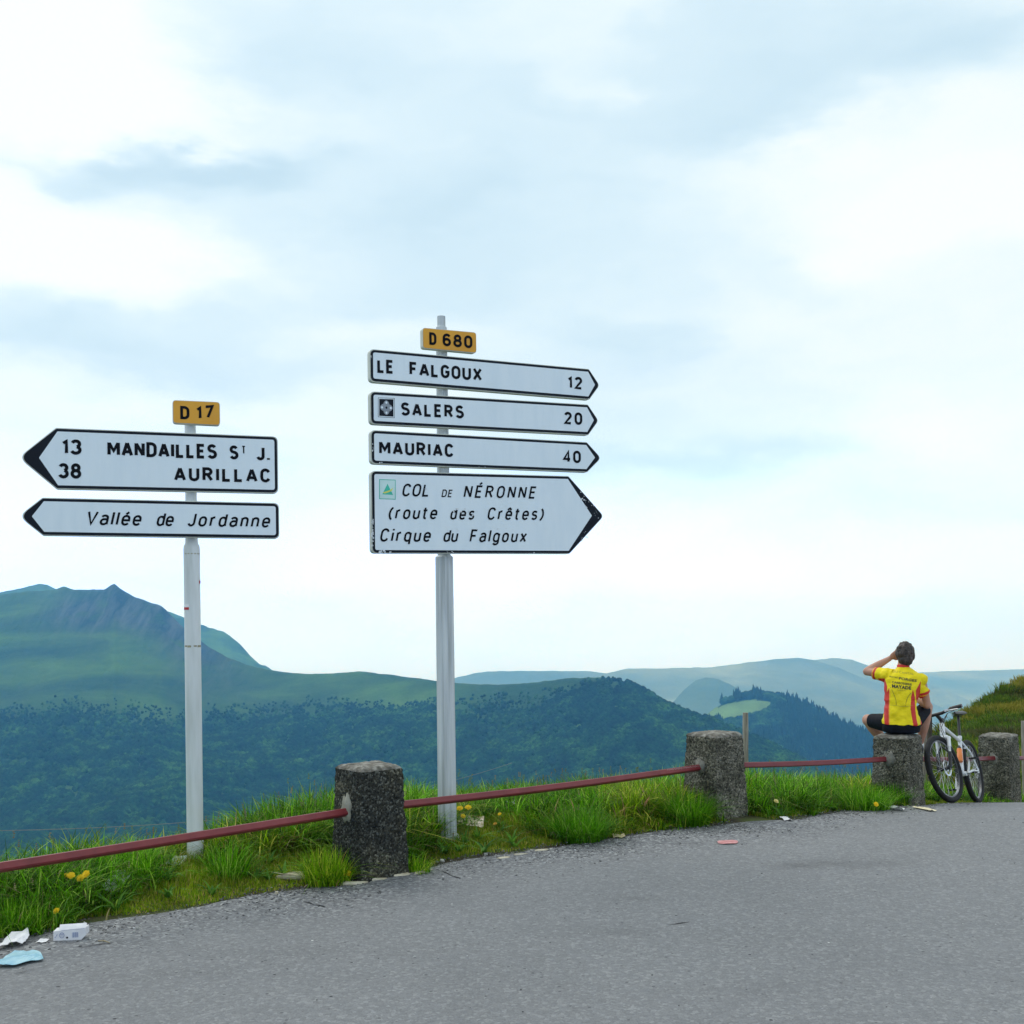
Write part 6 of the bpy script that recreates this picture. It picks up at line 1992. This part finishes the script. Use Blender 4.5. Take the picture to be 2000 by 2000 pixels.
FL = [
    ('dandelion just behind the left rail, among grass near the left edge', 'four dandelions behind the left rail', [(127, 1711, .040, .13), (139, 1710, .045, .15), (157, 1715, .045, .13), (168, 1707, .045, .16)]),
    ('single round dandelion above the white carton', None, [(110, 1779, .036, .09)]),
    ('low dandelion pair at the left foot of the dark mossy post', 'two low dandelions at the foot of the dark post', [(673, 1706, .040, .05), (681, 1706, .040, .05)]),
    ('dandelion right of the tall grey signpost, below the rail', 'three dandelions right of the tall grey signpost', [(898, 1579, .046, .20), (914, 1577, .046, .21), (904, 1594, .042, .14)]),
    ('small dandelion in grass right of the torn cardboard', None, [(976, 1590, .028, .12)]),
    ('faded orange dandelion right of the torn cardboard', None, [(967, 1609, .028, .06)]),
    ('dandelion in the grass below the middle of the long red rail', 'three dandelions below the long rail', [(1186, 1546, .036, .24), (1196, 1544, .034, .25), (1241, 1530, .034, .26)]),
    ('dandelion left of the second concrete post', 'four dandelions left of the second post', [(1299, 1545, .036, .26), (1309, 1543, .040, .26), (1318, 1541, .044, .27), (1316, 1548, .03, .22)]),
    ('pale dandelion below the rail between second post and cyclist', 'two pale dandelions high in the grass', [(1642, 1516, .046, .27), (1664, 1516, .044, .27)]),
    ('dandelion of the bunch in the grass below the cyclist knee', 'bunch of dandelions below the cyclist', [(1668, 1526, .036, .26), (1677, 1529, .056, .25), (1686, 1529, .036, .25), (1682, 1541, .046, .20), (1684, 1550, .048, .17), (1679, 1547, .03, .18)]),
    ('drooping dandelion low in the grass near the post the cyclist sits on', None, [(1711, 1571, .044, .08)]),
    ('small cream flower in the grass right of the second post', None, [(1516, 1565, .042, .14)]),
    ('dandelion in the grass right of the bicycle rear wheel', 'two dandelions right of the bicycle', [(1927, 1551, .050, .10), (1989, 1550, .046, .12)]),
]
ORD = {2: ['left one', 'right one'], 3: ['leftmost', 'middle', 'rightmost'], 4: ['leftmost', 'second from the left', 'third from the left', 'rightmost']}
SPEC = {'bunch': ['leftmost small dandelion of the bunch below the cyclist', 'largest dandelion at the top of the bunch below the cyclist', 'small dandelion at the top right of the bunch below the cyclist', 'fourth dandelion down on the right side of the bunch below the cyclist', 'lowest dandelion of the bunch below the cyclist', 'small dandelion low on the left of the bunch below the cyclist']}
for lab, grp, L_ in FL:
    for i_, (x, y, dia, h) in enumerate(L_):
        lab_ = lab
        if grp: lab_ = SPEC['bunch'][i_] if grp.startswith('bunch') else ORD[len(L_)][i_] + ' of the ' + grp
        flower(x, y, dia, h + (.07 if h > .22 else (.04 if h > .15 else 0)), lab_, grp, mOch if 'faded' in lab else (flat('cream_petal', (.72, .62, .22)) if 'cream' in lab or 'pale' in lab else None))

# ------------------------------------------------------------------ litter and stones
mPaper = mat('white_card', [(.66, .66, .70), (.78, .78, .80)], scale=20, rough=.7)
mBlueP = flat('print_blue', (.13, .20, .42), rough=.7)
def ground_at(x, y): return max(float(ground_z(y)), float(verge_h(x, y)) if float(edge_w(x, y)) > 0 else -9) 

def carton():
    c = on_ground(133, 1839)
    t = thing('carton', c, 'white crushed carton with barcode lying on gravel below the grass', 'carton')
    R = Matrix.Rotation(math.radians(8), 3, 'Z'); o = Vector(c) + Vector((0, .02, .002))
    W_, H_, D_ = .162, .062, .055
    def P(x, y, z): return o + R @ Vector((x, y, z))
    mb = MB()
    # body with a cut lower right corner and a sagging top
    f = [(-W_ / 2, .0), (W_ * .36, -.002), (W_ / 2, .022), (W_ / 2, H_ * .95), (-W_ / 2, H_ * .80)]
    k = len(f)
    V = [P(x, 0, z) for x, z in f] + [P(x + .006, D_, z + .004) for x, z in f]
    mb.add(V, [tuple(range(k))[::-1], tuple(range(k, 2 * k))] + [(i, (i + 1) % k, k + (i + 1) % k, k + i) for i in range(k)])
    link('carton_body', fix_normals(mb.mesh('carton_body')), mPaper, t)
    mb = MB(); V = [P(-W_ * .34, .004, H_ * .84), P(W_ * .5, .004, H_ * .97), P(W_ * .5, D_ * .6, H_ * 1.24), P(-W_ * .34, D_ * .6, H_ * 1.20)]
    V += [v + Vector((0, .0015, .001)) for v in V]
    mb.add(V, [(0, 1, 2, 3), (7, 6, 5, 4), (0, 4, 5, 1), (1, 5, 6, 2), (2, 6, 7, 3), (3, 7, 4, 0)])
    link('carton_flap', fix_normals(mb.mesh('carton_flap')), mPaper, t)
    def pr(name, polys, m):
        mb = MB()
        for pl in polys: mb.add([P(x, -.0015, z) for x, z in pl], [tuple(range(len(pl)))])
        link(name, mb.mesh(name), m, t)
    pr('barcode', [[(.014 + i * .0052, .013), (.014 + i * .0052 + (.0032 if i % 2 else .0018), .013), (.014 + i * .0052 + (.0032 if i % 2 else .0018), .040), (.014 + i * .0052, .040)] for i in range(6)], mBlueP)
    n = 18; cx, cz = -.038, .027; ringp = []
    for i in range(n):
        a, b = 2 * PI * i / n, 2 * PI * (i + 1) / n
        ringp.append([(cx + .0125 * math.cos(a), cz + .0145 * math.sin(a)), (cx + .0125 * math.cos(b), cz + .0145 * math.sin(b)), (cx + .0102 * math.cos(b), cz + .012 * math.sin(b)), (cx + .0102 * math.cos(a), cz + .012 * math.sin(a))])
    ringp += [[(cx - .007, cz + .004), (cx + .007, cz + .004), (cx + .007, cz + .006), (cx - .007, cz + .006)], [(cx - .006, cz - .004), (cx + .006, cz - .004), (cx + .006, cz - .002), (cx - .006, cz - .002)]]
    pr('round_stamp', ringp, mBlueP)
    pr('dark_dot', [[(-.012 + .006 * math.cos(a), .014 + .005 * math.sin(a)) for a in [2 * PI * i / 8 for i in range(8)]]], mSignK)
    pr('check_line', [[(-.076, .020), (-.072, .014), (-.060, .032), (-.062, .034), (-.071, .018)]], mBlueP)
    pr('blue_edge', [[(-.04, H_ * .845 + .0), (W_ * .47, H_ * .92), (W_ * .47, H_ * .945), (-.04, H_ * .86)]], mBlueP)
carton()

def sheet(name, px0, px1, py0, py1, m, label, cat, seed, lift=.02, under=None, shape=None, nx=14, ny=8, thick=.001, zoff=.004, curl=0.0):
    """a crumpled sheet of paper or plastic lying where it covers that patch of ground"""
    r = np.random.default_rng(seed)
    a = on_ground(px0, py1); b = on_ground(px1, py1); c = on_ground((px0 + px1) / 2, py0)
    V = []
    depth = (c[1] - (a[1] + b[1]) / 2)
    for j in range(ny):
        for i in range(nx):
            s, t = i / (nx - 1), j / (ny - 1)
            tt_ = t; 
            if shape:
                lo, hi = np.interp(s, shape[0], shape[1]), np.interp(s, shape[0], shape[2])
                tt_ = lo + (hi - lo) * t
            x = a[0] + (b[0] - a[0]) * s; y = a[1] + (b[1] - a[1]) * s + depth * tt_
            z = ground_at(x, y) + zoff + lift * float(vnoise(s * 3 + seed, t * 2.2 + seed, 3)) + lift * .35 * float(vnoise(s * 9 + seed, t * 7, 4)) + curl * t
            V.append((x, y, z))
    top = V; bot = [(x, y, z - thick) for x, y, z in V]
    mb = MB(); k = nx * ny
    Fc = [(j * nx + i, j * nx + i + 1, (j + 1) * nx + i + 1, (j + 1) * nx + i) for j in range(ny - 1) for i in range(nx - 1)]
    mb.add(top + bot, Fc + [tuple(k + q_ for q_ in f[::-1]) for f in Fc])
    o = link(name, mb.mesh(name, False), m)
    return tag(recenter(o), label, cat)
mBluePl = mat('pale_blue_plastic', [(.22, .50, .66), (.42, .68, .76)], scale=12, rough=.35, transl=.15)
mClear = mat('clear_plastic', [(.35, .42, .42), (.55, .62, .62)], scale=14, rough=.2)
sheet('plastic_sheet', -12, 66, 1864, 1891, mBluePl, 'pale blue plastic sheet on the gravel at the lower left edge', 'plastic', 3, .018, shape=([0, .5, .8, 1], [0, 0, .35, .42], [1, 1, .8, .5]))
sheet('crumpled_paper', -10, 30, 1832, 1858, mPaper, 'white crumpled paper cut by the left edge, above the blue sheet', 'paper', 7, .030, curl=.02, shape=([0, .6, 1], [0, .2, .35], [.8, 1, .7]))
sheet('paper_scrap', 70, 88, 1837, 1843, mPaper, 'small white scrap just left of the crushed carton', 'paper', 8, .006, nx=6, ny=5)
sheet('tissue', 199, 229, 1738, 1760, mat('tissue_white', [(.55, .60, .62), (.80, .82, .82)], scale=30, rough=.8, transl=.2), 'crumpled white tissue caught in the turf left of the white signpost', 'tissue', 9, .045, nx=12, ny=9, zoff=.012, curl=.015)
sheet('clear_wrapper', 322, 350, 1704, 1720, mClear, 'clear plastic wrapper in the grass left of the white signpost foot', 'wrapper', 10, .03, nx=10, ny=7, zoff=.015)
mCard = mat('torn_cardboard', [(.55, .44, .34), (.72, .62, .52)], scale=18, rough=.85)
sheet('torn_cardboard', 892, 944, 1618, 1636, mCard, 'torn beige and pink cardboard right of the tall signpost foot', 'cardboard', 11, .022, zoff=.02, curl=.0, shape=([0, .3, .35, 1], [.1, .2, 0, 0], [.7, .9, 1, .9]))
sheet('paper_scrap', 990, 1007, 1597, 1606, mPaper, 'white scrap in the grass below the long rail', 'paper', 12, .03, nx=7, ny=5, zoff=.06)
mPink = mat('faded_red_plastic', [(.42, .14, .15), (.60, .30, .30)], scale=16, rough=.6)
sheet('flattened_wrapper', 1405, 1446, 1642, 1650, mPink, 'flattened faded red wrapper on the road before the second post', 'wrapper', 13, .004, nx=12, ny=6, shape=([0, .15, .8, 1], [.2, 0, .1, .5], [.6, .9, 1, .8]))
sheet('paper_scrap', 1755, 1770, 1577, 1585, mPaper, 'crumpled white scrap at the grass edge left of the bicycle', 'paper', 14, .03, nx=7, ny=5)
sheet('paper_scrap', 1816, 1830, 1578, 1586, mat('cream_paper', [(.55, .48, .30), (.70, .64, .46)], scale=20), 'cream scrap on the road in front of the bicycle wheel', 'paper', 15, .014, nx=7, ny=5)
sheet('paper_scrap', 1532, 1548, 1598, 1604, mPaper, 'flat white scrap at the road edge between second post and cyclist', 'paper', 16, .012, nx=7, ny=5)
sheet('dry_leaf', 1198, 1222, 1632, 1638, mat('dead_leaf', [(.30, .24, .12), (.46, .40, .24)], scale=20), 'dry curled leaf at the grass edge below the long rail', 'leaf', 17, .014, nx=7, ny=5)

# stones
mStone = mat('cream_stone', [(.36, .30, .20), (.55, .50, .38), (.66, .61, .50)], scale=9, detail=8, rough=.9, bump=.6, bscale=50, bdist=.01)
mChipS = mat('pale_stone', [(.30, .30, .28), (.52, .52, .48)], scale=20, rough=.9, bump=.4, bscale=60)
def stone(px, py, wpx, hpx, label, m=mChipS, seed=0, up=0.0, grp=None, cat='stone', flatn=1.0, ang=0.0):
    c = on_ground(px, py, up); s = F / c[1]
    w = wpx / s / 2; h = hpx / s * .75
    r_ = random.Random(seed * 13 + 5)
    bm = bmesh.new()
    R = Matrix.Rotation(ang, 3, 'Z'); z = ground_at(c[0], c[1])
    for k in range(26 if w > .05 else 16):
        a = r_.uniform(0, 2 * PI); e = r_.uniform(-1, 1)
        q_ = Vector((math.cos(a) * math.sqrt(1 - e * e * .6), math.sin(a) * math.sqrt(1 - e * e * .6), max(-.7, min(.72, e * 1.2))))
        q_ *= r_.uniform(.82, 1.05)
        bm.verts.new(R @ Vector((q_.x * w, q_.y * w * .8 * flatn, q_.z * h)) + Vector((c[0], c[1], z + h * .15)))
    res = bmesh.ops.convex_hull(bm, input=bm.verts)
    bmesh.ops.delete(bm, geom=[v for v in bm.verts if not v.link_faces], context='VERTS')
    bmesh.ops.bevel(bm, geom=list(bm.edges), offset=min(w, h) * .12, segments=1, affect='EDGES')
    me = bpy.data.meshes.new('stone'); bm.to_mesh(me); bm.free()
    o = link('stone', me, m)
    return tag(recenter(o), label, cat, grp)
stone(572, 1708, 76, 20, 'large flat cream stone half hidden in turf left of the dark post', mStone, 1, .04, flatn=.8)
stone(541, 1746, 11, 9, 'small cube of white stone at the road edge below the flat cream stone', mStone, 2)
for i, (x, y, w_, h_) in enumerate([(477, 1757, 6, 4), (431, 1768, 6, 4), (376, 1775, 6, 5), (463, 1766, 7, 4), (398, 1787, 5, 4), (377, 1793, 5, 4)]):
    stone(x, y, w_, h_, 'small pale pebble at the turf edge below the white signpost', seed=20 + i, grp='pale pebbles below the white signpost')
for i, (x, y, w_, h_) in enumerate([(268, 1815, 8, 6), (262, 1821, 6, 5), (275, 1810, 5, 4), (177, 1834, 8, 6), (355, 1812, 6, 5)]):
    stone(x, y, w_, h_, 'small pale pebble on the gravel right of the crushed carton', seed=40 + i, grp='pale pebbles right of the carton')
stone(864, 1684, 12, 8, 'white stone at the road edge right of the dark post', seed=61)
stone(949, 1671, 10, 8, 'rounder white stone farther right along the road edge', seed=62)
stone(888, 1687, 8, 6, 'small white stone between two larger ones at the road edge', seed=63)
# broken concrete strip at the foot of the dark post
for i, (x, y, w_, h_, fl) in enumerate([(690, 1726, 60, 9, .55), (735, 1718, 50, 8, .5), (780, 1710, 48, 7, .5), (822, 1706, 30, 6, .6), (836, 1699, 26, 5, .7), (815, 1702, 16, 4, .8)]):
    stone(x, y, w_, h_, ['long slab of cream concrete under the left corner of the dark post', 'slab of cream concrete under the middle of the dark post', 'slab of cream concrete under the right corner of the dark post', 'short cream slab just right of the dark post', 'small cream slab farthest right of the strip at the dark post', 'smallest cream chip behind the strip at the dark post'][i], mStone, 80 + i, grp='broken concrete strip at the dark post', cat='concrete', flatn=fl, ang=.35)
for i, (x, y, w_, h_) in enumerate([(985, 1676, 34, 4), (1018, 1669, 38, 4), (1060, 1661, 36, 4)]):
    stone(x, y, w_, h_, ['leftmost', 'middle', 'rightmost'][i] + ' of three flat cream kerb fragments along the turf edge', mStone, 90 + i, grp='kerb fragments along the turf edge', cat='kerb', flatn=.4, ang=.45)
# old cable hook at the foot of the white signpost
c = on_ground(358, 1722)
mb = MB(); o_ = Vector(c); mb.tube([o_ + Vector((.0, 0, -.01)), o_ + Vector((-.012, 0, .03)), o_ + Vector((0, 0, .055)), o_ + Vector((.03, 0, .060)), o_ + Vector((.05, .02, .05))], .006, 8)
tag(recenter(link('wire_loop', mb.mesh('wire_loop', True), flat('old_wire', (.22, .24, .20)))), 'bent grey wire loop at the foot of the white signpost', 'wire')
# fine cracks in the asphalt
mCrack = flat('crack_dark', (.025, .025, .028), rough=1)
for pts_ in ([(592, 1762), (603, 1764), (612, 1768), (622, 1769), (634, 1772), (641, 1771)], [(862, 1702), (872, 1706), (880, 1711), (893, 1715), (899, 1716)], [(1302, 1808), (1330, 1804), (1352, 1801)], [(150, 1853), (190, 1846), (232, 1841), (262, 1834)], [(20, 1905), (44, 1900), (66, 1894), (90, 1890)]):
    mb = MB(); Vc = []
    for k_, (x_, y_) in enumerate(pts_):
        p = on_ground(x_, y_); wd_ = .0035 * (1 + .8 * math.sin(k_ * 2.4)) * (.4 if k_ in (0, len(pts_) - 1) else 1)
        Vc += [(p[0], p[1] - wd_ * 1.4, p[2] + .005), (p[0] + .004, p[1] + wd_ * 1.4, p[2] + .005)]
    mb.add(Vc, [(2 * i, 2 * i + 2, 2 * i + 3, 2 * i + 1) for i in range(len(pts_) - 1)])
    link('crack', mb.mesh('crack'), mCrack, road)
# twigs
mTwig = flat('dry_twig', (.34, .28, .17), rough=.9)
for i, (x0, y0, x1, y1) in enumerate([(594, 1734, 609, 1726), (192, 1839, 215, 1843), (1130, 1640, 1150, 1638)]):
    a, b = on_ground(x0, y0), on_ground(x1, y1)
    mb = MB(); mb.tube([a + (0, 0, .004), (a + b) / 2 + (0, 0, .010), b + (0, 0, .004)], [.003, .0035, .002], 6)
    tag(recenter(link('twig', mb.mesh('twig', True), mTwig)), ['dry twig on the gravel left of the dark post', 'dry twig on the gravel right of the crushed carton', 'dry twig at the turf edge below the long rail'][i], 'twig')
# ------------------------------------------------------------------ haze
hz = MB().box((0, 4450, -530), (19000, 12900, 1300))
hm = bpy.data.materials.new('haze'); hm.use_nodes = True
hn = hm.node_tree; hn.nodes.clear()
pv = hn.nodes.new('ShaderNodeVolumePrincipled')
pv.inputs['Color'].default_value = (0.14, 0.48, 1.0, 1)
pv.inputs['Density'].default_value = 0.000165
pv.inputs['Anisotropy'].default_value = 0.55
pv.inputs['Absorption Color'].default_value = (1, 1, 1, 1)
ho = hn.nodes.new('ShaderNodeOutputMaterial')
hn.links.new(pv.outputs[0], ho.inputs['Volume'])
tag(link('haze', hz.mesh('haze'), hm), 'thin blue haze filling the valley air', 'haze', None, 'stuff')
